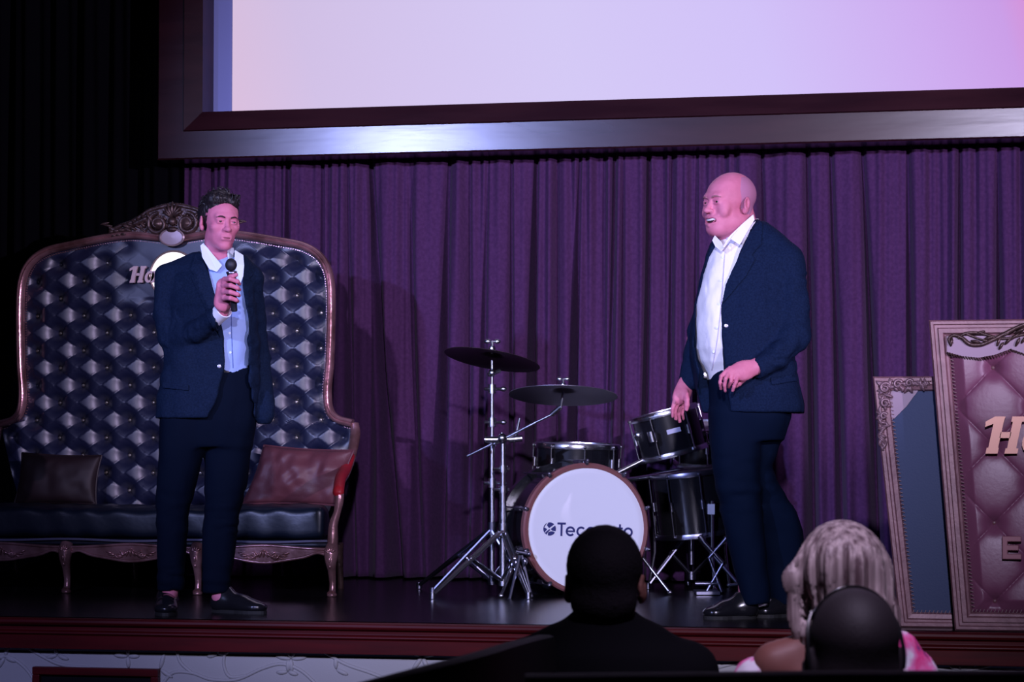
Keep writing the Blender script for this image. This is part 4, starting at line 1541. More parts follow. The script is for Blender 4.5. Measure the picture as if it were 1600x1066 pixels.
def drum(name, label, c_top, R, H, axis_, ph=0.35, head=True, m=M_black, chrome_=M_chrome, nlug=8, badge=None):
    ax = Vector(axis_).normalized()
    bot = Vector(c_top) - ax * H
    root = thing(name, label, 'drum', (c_top[0], c_top[1], 0))
    b = MB(); b.lathe([(R, 0), (R, H)], bot, ax, 48); b.build('shell', m, root)
    for hh, nm in ((H - .012, 'rim'), (-0.012, 'rim')):
        b = MB(); b.lathe([(R - .002, hh), (R + .008, hh), (R + .010, hh + .012), (R + .006, hh + .024), (R - .002, hh + .026), (R - .004, hh + .010)], bot, ax, 48)
        b.build(nm, chrome_, root)
    b = MB(); b.lathe([(R - .003, H + .004), (R - .006, H + .008), (0, H + .008)], bot, ax, 48); b.build('drum_head', M_head, root)
    lug_ring(root, bot, ax, R, 0.004, H, nlug, ph, m=chrome_)
    return root, bot, ax


M_shell = mat('black_wrap_shell', (0.008, 0.008, 0.011), 0.26, coat=0.1)
# drum behind the bass drum on the left
ct = W(902, 697, 11.95)
ax1 = (UP - facing(0) * -0.03 + Vector((RX, RY, 0)) * 0.03).normalized()
fl, bot, ax = drum('snare_drum', 'wide dark drum with a pale top skin, standing behind the white headed bass drum', ct, 0.205, 0.165, ax1, m=M_shell, nlug=8)
b = MB()
cbase = Vector((ct.x, ct.y, 0))
b.cyl(cbase + UP * 0.12, bot - UP * 0.03, 0.013, seg=12)
for k in range(3):
    a = k * 2 * PI / 3 + 0.9
    d = Vector((math.cos(a), math.sin(a), 0))
    b.tube([bot - UP * .05, bot - UP * .03 + d * .14, bot + d * .20 + UP * .004], .007, 8)
    b.cyl(cbase + UP * 0.30, cbase + d * 0.26 + UP * 0.012, .008, seg=8)
    b.ball(cbase + d * .26 + UP * .012, .013, 8)
b.build('stand', M_chrome_dull, fl)

# rack tom
tc = W(1037, 646, 11.75)
ax2 = (UP * 0.96 + facing(0) * 0.02 - Vector((RX, RY, 0)) * 0.25).normalized()
rt, bot, ax = drum('rack_tom', 'small black tom drum with chrome lugs and a badge, tilted, mounted highest', tc, 0.160, 0.20, ax2, ph=0.78, m=M_shell, nlug=6)
b = MB(); qd = (facing(0) - ax * facing(0).dot(ax)).normalized(); qd = (qd + er * 0.10).normalized()
qc = tc - ax * 0.085 + qd * 0.162
e_ = ax.cross(qd).normalized()
V = []
for sx in (-1, 1):
    for sz_ in (-1, 1):
        for so_ in (-0.004, 0.003):
            V.append(qc + e_ * sx * 0.034 + ax * sz_ * 0.011 + qd * so_)
b.add(V, [(0, 1, 3, 2), (4, 6, 7, 5), (0, 4, 5, 1), (2, 3, 7, 6), (0, 2, 6, 4), (1, 5, 7, 3)])
b.build('badge', mat('pale_badge', (0.6, 0.6, 0.75), 0.4), rt, smooth=False)
b = MB(); b.tube([bot + ax * .09 - er * .15, bot - UP * .02 - er * .13, BC - fd * .22 + UP * (BR - .07) + er * 0.17], .013, 12)
b.ball(bot + ax * .09 - er * .16, .024, 10); b.cyl(bot + ax * 0.06 + qd * .16 - er * .12, bot + ax * .11 + qd * .16 - er * .12, .018, seg=10)
b.build('mount', M_chrome, rt)

# second tom lower behind
tc2 = W(1078, 738, 11.95)
ax3 = (UP * 0.97 - Vector((RX, RY, 0)) * 0.12 + facing(0) * .05).normalized()
ft, bot2, axx = drum('floor_tom', 'big black floor tom on chrome legs below the small tom, beside the right man', tc2, 0.195, 0.30, ax3, m=M_black, nlug=8, chrome_=M_chrome_dull)
for k in range(3):
    a = k * 2 * PI / 3 + 1.0
    d = Vector((math.cos(a), math.sin(a), 0))
    p = bot2 + d * 0.215 + UP * 0.16
    b = MB(); b.tube([p, p - UP * 0.26, Vector((p.x + d.x * .03, p.y + d.y * .03, 0.012))], .0075, 8)
    b.box(p - UP * 0.04 - d * .01, (.035, .035, .05)); b.ball((p.x + d.x * .03, p.y + d.y * .03, .013), .014, 8)
    b.build('leg', M_chrome, ft)

# small tom beyond, only its chrome shows behind the man's hand
tc3 = W(1094, 668, 12.05)
ax4 = (UP * .95 + facing(-10) * .22).normalized()
t3, b3, _ = drum('rack_tom', 'second small tom half hidden behind the hip of the man on the right', tc3, 0.13, 0.17, ax4, m=M_shell, nlug=6)
b = MB(); b.tube([b3 + ax4 * .05, b3 - UP * .05, b3 - UP * .05 - er * .06, BC - fd * .28 + UP * (BR - .09) + er * .20], .012, 10)
b.build('mount', M_chrome, t3)


def tripod(b, c, hub_z, feet, r=0.009, foot_r=0.014, double=True):
    c = Vector(c)
    for f_ in feet:
        f_ = Vector(f_)
        top = Vector((c.x, c.y, hub_z))
        out = (f_ - Vector((c.x, c.y, 0))); out.z = 0
        side = Vector((-out.y, out.x, 0)).normalized() * (0.011 if double else 0)
        knee = top + out * 0.45 + UP * (-hub_z * 0.42)
        low = Vector((c.x, c.y, hub_z * 0.22))
        for s_ in ((-1, 1) if double else (0,)):
            b.tube([top + side * s_, knee + side * s_, f_ + UP * 0.02 + side * s_ * .3], [r, r, r * .9], 8)
            b.cyl(knee + side * s_, low + side * s_, r * 0.75, seg=8)
        b.ball(knee, .016, 8)
        b.cyl(f_ + UP * 0.004, f_ + UP * 0.035, foot_r, seg=10)
    b.cyl((c.x, c.y, hub_z - .03), (c.x, c.y, hub_z + .03), .022, seg=12)
    b.cyl((c.x, c.y, hub_z * .22 - .02), (c.x, c.y, hub_z * .22 + .02), .022, seg=12)


def cymbal(root, c, R, nrm, m):
    nrm = Vector(nrm).normalized()
    pr_ = []
    for k in range(15):
        t = k / 14
        r = R * (1 - t)
        hgt_ = 0.028 * (1 - (r / R) ** 1.6) + (0.022 * (1 - (r / (0.22 * R)) ** 2) if r < 0.22 * R else 0)
        pr_.append((r, hgt_))
    pr2 = [(r, h_ - 0.0022) for r, h_ in pr_]
    b = MB(); b.lathe(list(reversed(pr2))[0:] , c, nrm, 56)
    b.f = b.f[:-2]
    n0 = len(b.v)
    b2 = MB(); b2.lathe(pr_, c, nrm, 56); b2.f = b2.f[:-2]
    b.add(b2.v, b2.f)
    seg = 56
    rim_a = (len(pr2) - 1) * seg; rim_b = n0
    b.f += [(rim_a + i, rim_b + i, rim_b + (i + 1) % seg, rim_a + (i + 1) % seg) for i in range(seg)]
    return b.build('cymbal', m, root, sharp=80)


def wingnut(b, c, ax, s=1.0):
    ax = Vector(ax).normalized()
    b.cyl(c, c + ax * 0.05 * s, .006 * s, seg=8)
    b.lathe([(.012 * s, 0), (.014 * s, .008 * s), (.010 * s, .018 * s)], c + ax * .012 * s, ax, 12)
    r = Vector((RX, RY, 0))
    for q in (-1, 1):
        b.ball(c + ax * 0.047 * s + r * q * .018 * s, (.015 * s, .006 * s, .009 * s), 8)


# straight crash stand (left)
cA = W(769, 562, 11.55)
baseA = Vector((cA.x, cA.y, 0))
stA = thing('cymbal_stand', 'straight chrome stand carrying the higher dark cymbal', 'cymbal stand', baseA)
b = MB()
hubA = W(768, 826, 11.55).z
b.cyl(baseA + UP * .08, baseA + UP * (W(768, 690, 11.55).z), .0125, seg=12)
b.cyl(baseA + UP * W(768, 690, 11.55).z, baseA + UP * W(768, 608, 11.55).z, .010, seg=12)
b.cyl(baseA + UP * W(768, 608, 11.55).z, cA - UP * 0.004, .0075, seg=10)
b.build('pole', M_chrome, stA)
for py in (608, 660, 755, 690):
    b = MB()
    z = W(768, py, 11.55).z
    b.cyl(baseA + UP * (z - .022), baseA + UP * (z + .022), .020, seg=12)
    b.cyl(baseA + UP * z - er * .04, baseA + UP * z + er * .055, .0075, seg=8)
    b.ball(baseA + UP * z + er * .055, (.018, .010, .012), 8)
    b.build('clamp', M_chrome, stA)
b = MB()
zj = W(768, 583, 11.55).z
b.ball(baseA + UP * zj, .020, 10); b.cyl(baseA + UP * (zj - .01) - er * .02, baseA + UP * (zj + .012) + er * .04, .010, seg=8)
b.build('tilter', M_chrome, stA)
b = MB()
feetA = [W(655, 922, 12.0), W(676, 927, 11.55), W(770, 925, 11.25)]
feetA = [Vector((f_.x, f_.y, 0)) for f_ in feetA]
tripod(b, baseA, hubA, feetA[:2]); tripod(b, baseA, hubA, [baseA + (baseA - (feetA[0] + feetA[1]) / 2) * 0.55])
b.build('tripod_base', M_chrome_dull, stA)
Rv = Vector((RX, RY, 0)); Fv = Vector((FX, FY, 0))
nA = UP * 1.0 + Rv * 0.17 + Fv * -0.24
nA = UP + Rv * 0.17 - Fv * 0.0
cyA = thing('crash_cymbal', 'dark bronze cymbal, tilted to the right, the higher of the two', 'cymbal', cA)
nA = UP + Rv * 0.17 + Fv * 0.17
cymbal(cyA, cA, 0.232, nA, M_bronze)
b = MB(); wingnut(b, cA + UP * 0.028, UP, 1.25); b.build('wing_nut', M_chrome, cyA)

# boom stand
cB = W(880, 618, 11.35)
pB = W(786, 700, 11.45)
baseB = Vector((pB.x, pB.y, 0))
stB = thing('cymbal_stand', 'chrome boom stand whose slanting arm carries the lower grey cymbal', 'cymbal stand', baseB)
zc_ = W(786, 688, 11.45).z
hubB = W(790, 828, 11.45).z
b = MB()
b.cyl(baseB + UP * .06, baseB + UP * W(786, 765, 11.45).z, .0155, seg=14)
b.cyl(baseB + UP * W(786, 765, 11.45).z, baseB + UP * zc_, .0125, seg=14)
b.build('pole', M_chrome, stB)
b = MB()
pa = W(730, 713, 11.50); pb = W(862, 648, 11.37)
b.cyl(pa, pb, .0058, seg=10); b.cyl(W(772, 694, 11.455), W(836, 661, 11.39), .0078, seg=10)
b.cyl(pb, W(876, 636, 11.35), .012, seg=10); b.cyl(W(876, 640, 11.35), cB + UP * .02, .006, seg=8)
b.build('boom_arm', M_chrome, stB)
b = MB()
b.cyl(W(757, 687, 11.44), W(778, 687, 11.44), .015, seg=14); b.cyl(W(796, 687, 11.44), W(816, 685, 11.44), .015, seg=14)
b.cyl(W(757, 687, 11.44), W(816, 686, 11.44), .010, seg=14)
b.ball(W(785, 685, 11.43), .024, 12); b.cyl(W(784, 676, 11.44), W(784, 690, 11.44), .008, seg=10)
b.cyl(W(806, 684, 11.48), W(812, 654, 11.50), .009, .007, seg=10)
b.build('boom_clamp', M_chrome, stB)
for py in (733, 765):
    b = MB()
    z = W(786, py, 11.45).z
    b.cyl(baseB + UP * (z - .016), baseB + UP * (z + .016), .022, seg=12)
    b.cyl(baseB + UP * z - er * .05, baseB + UP * z + er * .03, .007, seg=8)
    b.build('clamp', M_chrome, stB)
b = MB(); b.cyl(baseB + UP * W(786, 812, 11.45).z, baseB + UP * W(786, 800, 11.45).z, .019, seg=12)
b.build('collar', M_chrome, stB)
b = MB()
fB = [W(676, 932, 11.2), W(826, 935, 11.2), W(800, 925, 11.9)]
tripod(b, baseB, hubB, [Vector((f_.x, f_.y, 0)) for f_ in fB])
b.build('tripod_base', M_chrome, stB)
cyB = thing('ride_cymbal', 'grey bronze cymbal on the boom arm, the lower of the two', 'cymbal', cB)
cymbal(cyB, cB, 0.256, UP + Rv * 0.03 + Fv * 0.17, M_bronze2)
b = MB(); wingnut(b, cB + UP * 0.03, UP, 1.0); b.build('wing_nut', M_chrome, cyB)

# hi-hat stand and stool behind the right man's legs
hc = W(1080, 790, 12.05); hbase = Vector((hc.x, hc.y, 0))
st = thing('drum_stool', 'round black drum stool on a chrome tripod behind the floor tom', 'stool', hbase)
b = MB(); b.lathe([(.10, 0), (.15, .006), (.16, .03), (.155, .06), (.12, .075), (0, .078)], hbase + UP * .40, UP, 36); b.build('seat', M_rubber, st)
b = MB(); b.cyl(hbase + UP * .12, hbase + UP * .40, .014, seg=12); b.cyl(hbase + UP * .30, hbase + UP * .34, .022, seg=12)
b.cyl(hbase + UP * .32 - er * .05, hbase + UP * .32 + er * .05, .007, seg=8); b.build('post', M_chrome_dull, st)
b = MB(); tripod(b, hbase, .30, [hbase + Rv * .23 - Fv * .1, hbase - Rv * .22 - Fv * .08, hbase + Fv * .24]); b.build('tripod_base', M_chrome_dull, st)
kb = W(1112, 880, 11.6); kb.z = 0
hh_ = thing('hi_hat_stand', 'low chrome stand with crossed braces and a foot pedal by the right man\'s front leg', 'pedal stand', kb)
b = MB(); b.cyl(W(1148, 826, 11.6), W(1108, 872, 11.6), .009, seg=10); b.cyl(W(1092, 838, 11.6), W(1130, 880, 11.6), .009, seg=10)
b.cyl(W(1100, 846, 11.6), W(1094, 838, 11.6), .014, seg=10); b.ball(W(1148, 826, 11.6), .013, 8)
b.cyl(W(1108, 872, 11.6), W(1128, 925, 11.6), .008, seg=10); b.cyl(W(1130, 880, 11.6), W(1104, 925, 11.6), .008, seg=10)
b.build('braces', M_chrome_dull, hh_)
q0 = W(1086, 912, 11.6); q1 = W(1122, 912, 11.6)
b = MB(); b.cyl(q0, q1, .010, seg=10)
kq = W(1145, 915, 11.45)
b.box(W(1104, 924, 11.6) + UP * -.004, (.11, .20, .014), Matrix.Rotation(TH, 3, 'Z'))
b.cyl(W(1140, 915, 11.4), W(1165, 912, 11.4), .010, seg=10)
b.build('pedal', M_chrome_dull, hh_)
# bass drum pedal at left foot of the bass drum
kp = W(812, 905, 11.35); kp.z = 0
kd = thing('folding_stand', 'small folded chrome stand on the floor left of the bass drum', 'stand', kp)
b = MB()
for (a0, c0, a1, c1, dd) in [(812, 868, 796, 938, 11.25), (815, 868, 830, 932, 11.3), (806, 862, 826, 866, 11.3)]:
    b.cyl(W(a0, c0, dd), W(a1, c1, dd), .007, seg=8); b.ball(W(a1, c1, dd), .011, 8)
for (a0, c0) in [(806, 880), (820, 878)]:
    b.ball(W(a0, c0, 11.28), (.013, .013, .020), 8)
b.build('legs', M_chrome_dull, kd)

# ================================================================== PEOPLE
class Fig:
    """A standing or seated person; local x = picture right, y = away from the hall, z = up."""
    def __init__(s, name, label, px, D, zbase=0.0):
        s.D = D
        st_, f, u = ray(px, 700)
        s.lat = st_ * D / f
        p = cam_point(s.lat, D, zbase)
        s.root = thing(name, label, 'person', p, TH)
        s.zb = zbase

    def L(s, px, py, y=0.0):
        st_, f, u = ray(px, py)
        t = (s.D + y) / f
        return np.array([st_ * t - s.lat, y, CZ + u * t - s.zb])

    def X(s, px, y=0.0):
        return s.L(px, 700, y)[0]

    def Z(s, py, y=0.0):
        return s.L(800, py, y)[2]

    def P2(s, pts, y=0.0):
        return [(q[0], q[2]) for q in (s.L(a, c, y) for a, c in pts)]

    def rows(s, rows):
        # (py, px_left, px_right, y centre, y half-depth)
        out = []
        for py, a, c, yc, ry in rows:
            xa, xb = s.X(a, yc), s.X(c, yc)
            out.append((s.Z(py, yc), (xa + xb) / 2, yc, (xb - xa) / 2, ry))
        return out


def rotm(yaw, pitch=0.0, roll=0.0):
    # yaw > 0 turns the face to picture right; the face looks along -y at rest
    return np.array(Matrix.Rotation(yaw, 3, 'Z') @ Matrix.Rotation(pitch, 3, 'X') @ Matrix.Rotation(roll, 3, 'Y'))


class Head:
    def __init__(s, c, R, k=1.0, wide=1.0):
        s.c = np.array(c, dtype=float); s.R = R; s.k = k; s.w = wide

    def T(s, p):
        p = np.array(p, dtype=float) * s.k
        p[0] *= s.w
        return s.c + s.R @ p

    def ell(s, c, r, rot=None):
        r = np.array(r, dtype=float) * s.k
        r[0] *= s.w
        R = s.R if rot is None else s.R @ np.array(rot)
        return ell(s.T(c), r, R)

    def cone(s, a, b, r1, r2=None):
        return cone(s.T(a), s.T(b), r1 * s.k, (r1 if r2 is None else r2) * s.k)


def skull(f, H, smile=0.0, jowl=0.0, brow=1.0):
    f.add(H.ell((0, .018, .042), (.076, .094, .082)), 0.0)
    f.add(H.ell((0, -.028, .025), (.066, .066, .068)), .02)                   # forehead
    f.add(H.ell((0, -.030, -.035), (.060, .062, .078)), .022)                 # face mask
    f.add(H.ell((0, -.026, -.074), (.048 + jowl * 1.8, .054, .042)), .02)           # jaw
    f.add(H.ell((0, -.068, -.105), (.026, .022, .019)), .022)                 # chin
    for s_ in (-1, 1):
        f.add(H.ell((s_ * (.045 + jowl), .004, -.060), (.016, .032, .030)), .02)       # jaw angle
        f.add(H.ell((s_ * .042, -.062, -.026 + .006 * smile), (.022, .022, .019 + .004 * smile)), .018)   # cheekbone
    f.add(H.cone((-.036, -.080, .020), (.036, -.080, .020), .0125), .016)     # brow
    f.add(H.cone((-.020, -.088, .021), (.020, -.088, .021), .010), .012)
    for s_ in (-1, 1):
        f.sub(H.ell((s_ * .031, -.096, -.001), (.019, .016, .012)), .012)     # sockets
    f.add(H.cone((0, -.084, .012), (0, -.104, -.030), .0085, .0105), .010)    # nose bridge
    f.add(H.ell((0, -.110, -.036), (.0125, .0125, .011)), .008)
    for s_ in (-1, 1):
        f.add(H.ell((s_ * .0135, -.098, -.039), (.0085, .012, .0085)), .007)
        f.sub(H.ell((s_ * .0075, -.104, -.049), (.0040, .0055, .004)), .004)
        f.add(H.ell((s_ * .031, -.080, -.001), (.0150, .0124, .0110)), .010)   # eyeball bulge under the lids
        f.sub(H.ell((s_ * .031, -.0945, -.0022), (.0145, .0075, .0042 if smile < .5 else .0024)), .0015)  # eye slit
        f.add(H.cone((s_ * .019, -.0915, .0035), (s_ * .042, -.0880, .0025), .0026), .006)   # upper lid
        f.add(H.cone((s_ * .020, -.0905, -.0085), (s_ * .041, -.0870, -.0078), .0020), .007)
        # cheek fold from nose to mouth
        f.sub(H.cone((s_ * .019, -.104, -.045), (s_ * (.033 + .006 * smile), -.092, -.075), .0026), .012)
    # muzzle
    f.add(H.ell((0, -.078, -.066), (.030 + .006 * smile, .020, .022)), .016)
    if smile < 0.5:
        f.add(H.cone((-.020, -.0925, -.0655), (.020, -.0925, -.0655), .0038), .010)
        f.add(H.cone((-.017, -.0925, -.0765), (.017, -.0925, -.0765), .0042), .008)
        f.sub(H.cone((-.022, -.0985, -.0708), (.022, -.0985, -.0708), .0018), .004)
        f.sub(H.ell((0, -.098, -.090), (.018, .006, .005)), .010)
    else:
        f.add(H.cone((-.034, -.084, -.056), (0, -.0985, -.0640), .0045), .006)
        f.add(H.cone((.034, -.084, -.056), (0, -.0985, -.0640), .0045), .006)
        f.add(H.cone((-.024, -.088, -.078), (0, -.0945, -.0885), .0052), .006)
        f.add(H.cone((.024, -.088, -.078), (0, -.0945, -.0885), .0052), .006)
        f.sub(H.ell((0, -.094, -.0740), (.033, .022, .0110)), .004)
        for s_ in (-1, 1):
            f.add(H.ell((s_ * .046, -.066, -.040), (.020, .018, .020)), .014)
            f.sub(H.cone((s_ * .030, -.100, -.044), (s_ * .046, -.084, -.078), .0030), .008)
    for s_ in (-1, 1):                                                         # ears
        q = np.array(Matrix.Rotation(s_ * 0.38, 3, 'Z') @ Matrix.Rotation(-0.12, 3, 'X'))
        f.add(H.ell((s_ * .0820, .016, -.006), (.0085, .019, .031), q), .006)
        f.add(H.ell((s_ * .0780, .008, -.030), (.0080, .010, .012)), .006)
        f.sub(H.ell((s_ * .0915, .011, .000), (.0080, .0115, .019), q), .003)
        f.add(H.ell((s_ * .0850, .004, -.006), (.0040, .004, .008)), .003)


def face_parts(fig, H, smile=0.0, brow_m=None, squint=0.0, body=None):
    R3 = Matrix([list(r) for r in H.R])
    for s_ in (-1, 1):
        eye = MB(); eye.ball(H.T((s_ * .031, -.0795, -.002)), .0122 * H.k, 16, R3)
        e = eye.build('eye', M_eye, fig.root, local=True)
        ir = MB(); ir.ball(H.T((s_ * .031 + .001, -.0888, -.0018)), (.0072 * H.k, .0042 * H.k, .0066 * H.k), 12, R3)
        ir.build('iris', M_iris, e, local=True)
        b = MB()
        pts = [H.T((s_ * x, y, z)) for x, y, z in [(.013, -.0985, .0140), (.022, -.0985, .0175), (.034, -.0950, .0190), (.048, -.0840, .0150)]]
        b.tube(cat_rom(pts, 4), [.0020 * H.k] + [.0034 * H.k] * 8 + [.0030 * H.k] * 2 + [.002 * H.k] * 2, 6)
        b.build('eyebrow', brow_m or M_brow, fig.root, local=True)
    if smile < 0.5:
        b = MB()
        b.tube(cat_rom([H.T((x, y, z)) for x, y, z in [(-.027, -.0890, -.0712), (-.012, -.0965, -.0680), (0, -.0978, -.0688), (.012, -.0965, -.0680), (.027, -.0890, -.0712)]], 4),
               [.0008] + [.0019 * H.k] * 15 + [.0008], 8)
        b.build('upper_lip', M_lips, fig.root, local=True)
        b = MB()
        b.tube(cat_rom([H.T((x, y, z)) for x, y, z in [(-.023, -.0900, -.0735), (-.009, -.0962, -.0756), (.009, -.0962, -.0756), (.023, -.0900, -.0735)]], 4),
               [.0008] + [.0028 * H.k] * 11 + [.0008], 8)
        b.build('lower_lip', M_lips, fig.root, local=True)
        b = MB()
        b.tube(cat_rom([H.T((x, y, z)) for x, y, z in [(-.021, -.0930, -.0714), (-.012, -.0980, -.0712), (0, -.0992, -.0716), (.012, -.0980, -.0712), (.021, -.0930, -.0714)]], 4), .0011, 6)
        b.build('mouth_line', M_mouth, fig.root, local=True)
    else:
        b = MB(); b.ball(H.T((0, -.078, -.0745)), (.029 * H.k, .010 * H.k, .0120 * H.k), 16, R3); b.build('mouth', M_mouth, fig.root, local=True)
        b = MB()
        V = []
        N = 12
        for k in range(N + 1):
            x = -.029 + .058 * k / N
            y = -.0945 + 6.0 * x * x * 2.0
            z = -.0648 + 8.0 * x * x
            V += [H.T((x, y, z)), H.T((x, y - .0005, z - .0085)), H.T((x, y + .004, z - .0085)), H.T((x, y + .004, z))]
        Fc = []
        for k in range(N):
            for j in range(4):
                a = k * 4 + j; c = k * 4 + (j + 1) % 4
                Fc.append((a, c, c + 4, a + 4))
        Fc += [(0, 3, 2, 1), (4 * N, 4 * N + 1, 4 * N + 2, 4 * N + 3)]
        b.add([Vector(v) for v in V], Fc); b.build('teeth', M_teeth, fig.root, local=True)
        for nm, pts in (('upper_lip', [(-.036, -.082, -.0560), (-.016, -.0965, -.0615), (0, -.1005, -.0635), (.016, -.0965, -.0615), (.036, -.082, -.0560)]),
                        ('lower_lip', [(-.034, -.081, -.0590), (-.017, -.0930, -.0810), (0, -.0960, -.0870), (.017, -.0930, -.0810), (.034, -.081, -.0590)])):
            b = MB(); b.tube(cat_rom([H.T(p) for p in pts], 4), [.0010] + [.0022 * H.k] * 15 + [.0010], 8)
            b.build(nm, M_lips, fig.root, local=True)


def finger(f, pts, r0=0.0088, r1=0.0068, k=0.004):
    for i in range(len(pts) - 1):
        t0 = i / (len(pts) - 1); t1 = (i + 1) / (len(pts) - 1)
        f.add(cone(pts[i], pts[i + 1], r0 + (r1 - r0) * t0, r0 + (r1 - r0) * t1), k)


def torso_arm(f, prims):
    for p, k in prims:
        f.add(p, k)


def solid(prims, lo, hi, step=.009, fine=((), (), ()), wr=None):
    f = Field(axis(lo[0], hi[0], step, fine[0]), axis(lo[1], hi[1], step, fine[1]), axis(lo[2], hi[2], step, fine[2]))
    for q in prims:
        f.add(q[0], q[1])
    return f


def collar_piece(fig, name, pts, m, th=0.003):
    # pts: local 3-D points of a thin folded cloth panel
    b = MB()
    P_ = [Vector(p) for p in pts]
    b.add(P_, [tuple(range(len(P_)))])
    o = b.build(name, m, fig.root, smooth=False, local=True)
    md = o.modifiers.new('thickness', 'SOLIDIFY'); md.thickness = th; md.offset = 0
    bv = o.modifiers.new('soft', 'BEVEL'); bv.width = 0.0012; bv.segments = 2
    return o


def ring_collar(fig, name, top, bot, m, gap=(250, 290), th=.0032, n=40):
    # band between an upper and a lower ellipse (centre, rx, ry, tilt in z per x / per y) leaving a gap in front
    V = []; Fc = []
    a0, a1 = math.radians(gap[1]), math.radians(gap[0] + 360)
    for i in range(n + 1):
        a = a0 + (a1 - a0) * i / n
        for (c, rx, ry, sx, sy) in (bot, top):
            x = rx * math.cos(a); y = ry * math.sin(a)
            V.append((c[0] + x, c[1] + y, c[2] + sx * x + sy * y))
    for i in range(n):
        Fc.append((2 * i, 2 * i + 2, 2 * i + 3, 2 * i + 1))
    b = MB(); b.add(V, Fc)
    o = b.build(name, m, fig.root, local=True)
    md = o.modifiers.new('thickness', 'SOLIDIFY'); md.thickness = th; md.offset = 0
    return o


def shoe(fig, name, heel, toe, w, m, ankle, up=0.085):
    heel = np.array(heel); toe = np.array(toe)
    d = toe - heel; L = np.linalg.norm(d); d = d / L
    s_ = np.cross([0, 0, 1], d)
    lo = np.minimum(heel, toe) - .09; hi = np.maximum(heel, toe) + .09
    lo[2] = -.01; hi[2] = .16
    f = Field(axis(lo[0], hi[0], .005), axis(lo[1], hi[1], .005), axis(lo[2], hi[2], .005))
    R = np.stack([d, s_, [0, 0, 1]], -1)
    def q(t, z): return heel + d * (L * t) + np.array([0, 0, z])
    f.add(ell(q(.16, .040), (L * .20, w * .44, .042), R))
    f.add(ell(q(.50, .036), (L * .30, w * .42, .034), R), .03)
    f.add(ell(q(.76, .028), (L * .26, w * .50, .028), R), .03)
    f.add(cone(q(.18, .05), q(.22, up), w * .40, w * .36), .03)
    f.add(cone(q(.22, .06), q(.55, .045), w * .36, w * .30), .03)
    f.sub(cone(q(.16, up - .004), q(.18, up + .06), w * .33, w * .33), .004)
    # flat sole
    zs = f.ax[2][None, None, :]
    f.d = np.maximum(f.d, 0.012 - zs).astype(np.float32)
    o = f.mesh(name, m, fig.root, 1)
    b = MB()
    N = 32
    out = []
    for k in range(N):
        a = 2 * PI * k / N
        t = .5 + .515 * math.cos(a)
        ww = w * (.40 + .10 * (t > .5) * math.sin(min(1, (t - .5) * 2) * PI)) * abs(math.sin(a)) ** .7 * (1 if math.sin(a) > 0 else -1)
        out.append(heel + d * (L * t) + s_ * ww)
    V = [Vector((p[0], p[1], 0.0)) for p in out] + [Vector((p[0], p[1], 0.014)) for p in out]
    b.add(V, [tuple(reversed(range(N))), tuple(range(N, 2 * N))] + [(i, (i + 1) % N, N + (i + 1) % N, N + i) for i in range(N)])
    b.build('sole', M_rubber, o, smooth=False, local=True)
    return o


def poly_patch(f, fig, pts, name, m, par=None, **k):
    return f.patch(fig.P2(pts), name, m, par or fig.root, **k)


# ------------------------------------------------------------------ man with the microphone
A = Fig('person', 'dark haired man in a navy suit and open light blue shirt speaking into a microphone', 322, 10.28)
L = A.L
H = Head(L(344, 347.5, -0.005), rotm(math.radians(26), math.radians(2), math.radians(2)), 1.0, 0.97)
hand = L(361, 452, -.30)
M0 = L(361, 414, -.335); M1 = L(366, 487, -.300)           # microphone axis, head and tail
fine = ([(L(300, 0)[0], L(385, 0)[0], .0026)], [(-.16, .12, .0032), (-.40, -.24, .0032)], [(L(0, 500)[2], L(0, 428)[2], .0028), (L(0, 402)[2], L(0, 300)[2], .0026)])
f = Field(axis(-.36, .36, .010, [(L(303, 0)[0], L(384, 0)[0], .0027)]), axis(-.42, .20, .010, [(-.125, .10, .0034), (-.37, -.26, .0034)]),
          axis(-.005, 1.84, .012, [(L(0, 500)[2], L(0, 425)[2], .0030), (L(0, 410)[2], L(0, 305)[2], .0027)]))
skull(f, H)
nk = L(343, 392, .035)
f.add(cone(L(341, 382, .030), L(339, 428, .055), .059, .066), .022)
f.add(cone(L(300, 432, .05), L(372, 432, .05), .055), .03)
f.add(loft(A.rows([(430, 285, 385, .05, .09), (520, 268, 392, .04, .10), (590, 275, 392, .04, .09), (650, 268, 388, .05, .10)])), .03)
sh_l, el_l, wr_l = L(272, 432, .05), L(268, 535, .02), L(346, 487, -.235)
f.add(cone(sh_l, el_l, .040, .034), .02); f.add(cone(el_l, wr_l, .030, .025), .012)
sh_r, el_r, wr_r = L(390, 436, .07), L(404, 556, .14), L(412, 634, .065)
f.add(cone(sh_r, el_r, .036, .030), .02); f.add(cone(el_r, wr_r, .030, .024), .012)
f.add(flatcone(L(411, 636, .062), L(408, 650, .050), .022, .024, .6, (1, 0, 0)), .01)
for a_, b_, r1, r2 in [(L(285, 660, .04), L(272, 800, .02), .075, .055), (L(272, 800, .02), L(266, 925, .03), .048, .032),
                       (L(358, 660, .05), L(350, 800, .06), .075, .055), (L(350, 800, .06), L(343, 930, .05), .048, .032)]:
    f.add(cone(a_, b_, r1, r2), .03)
f.add(cone(L(263, 930, .02), L(262, 952, -.04), .034, .030), .02); f.add(cone(L(345, 935, .04), L(370, 952, .02), .033, .026), .02)
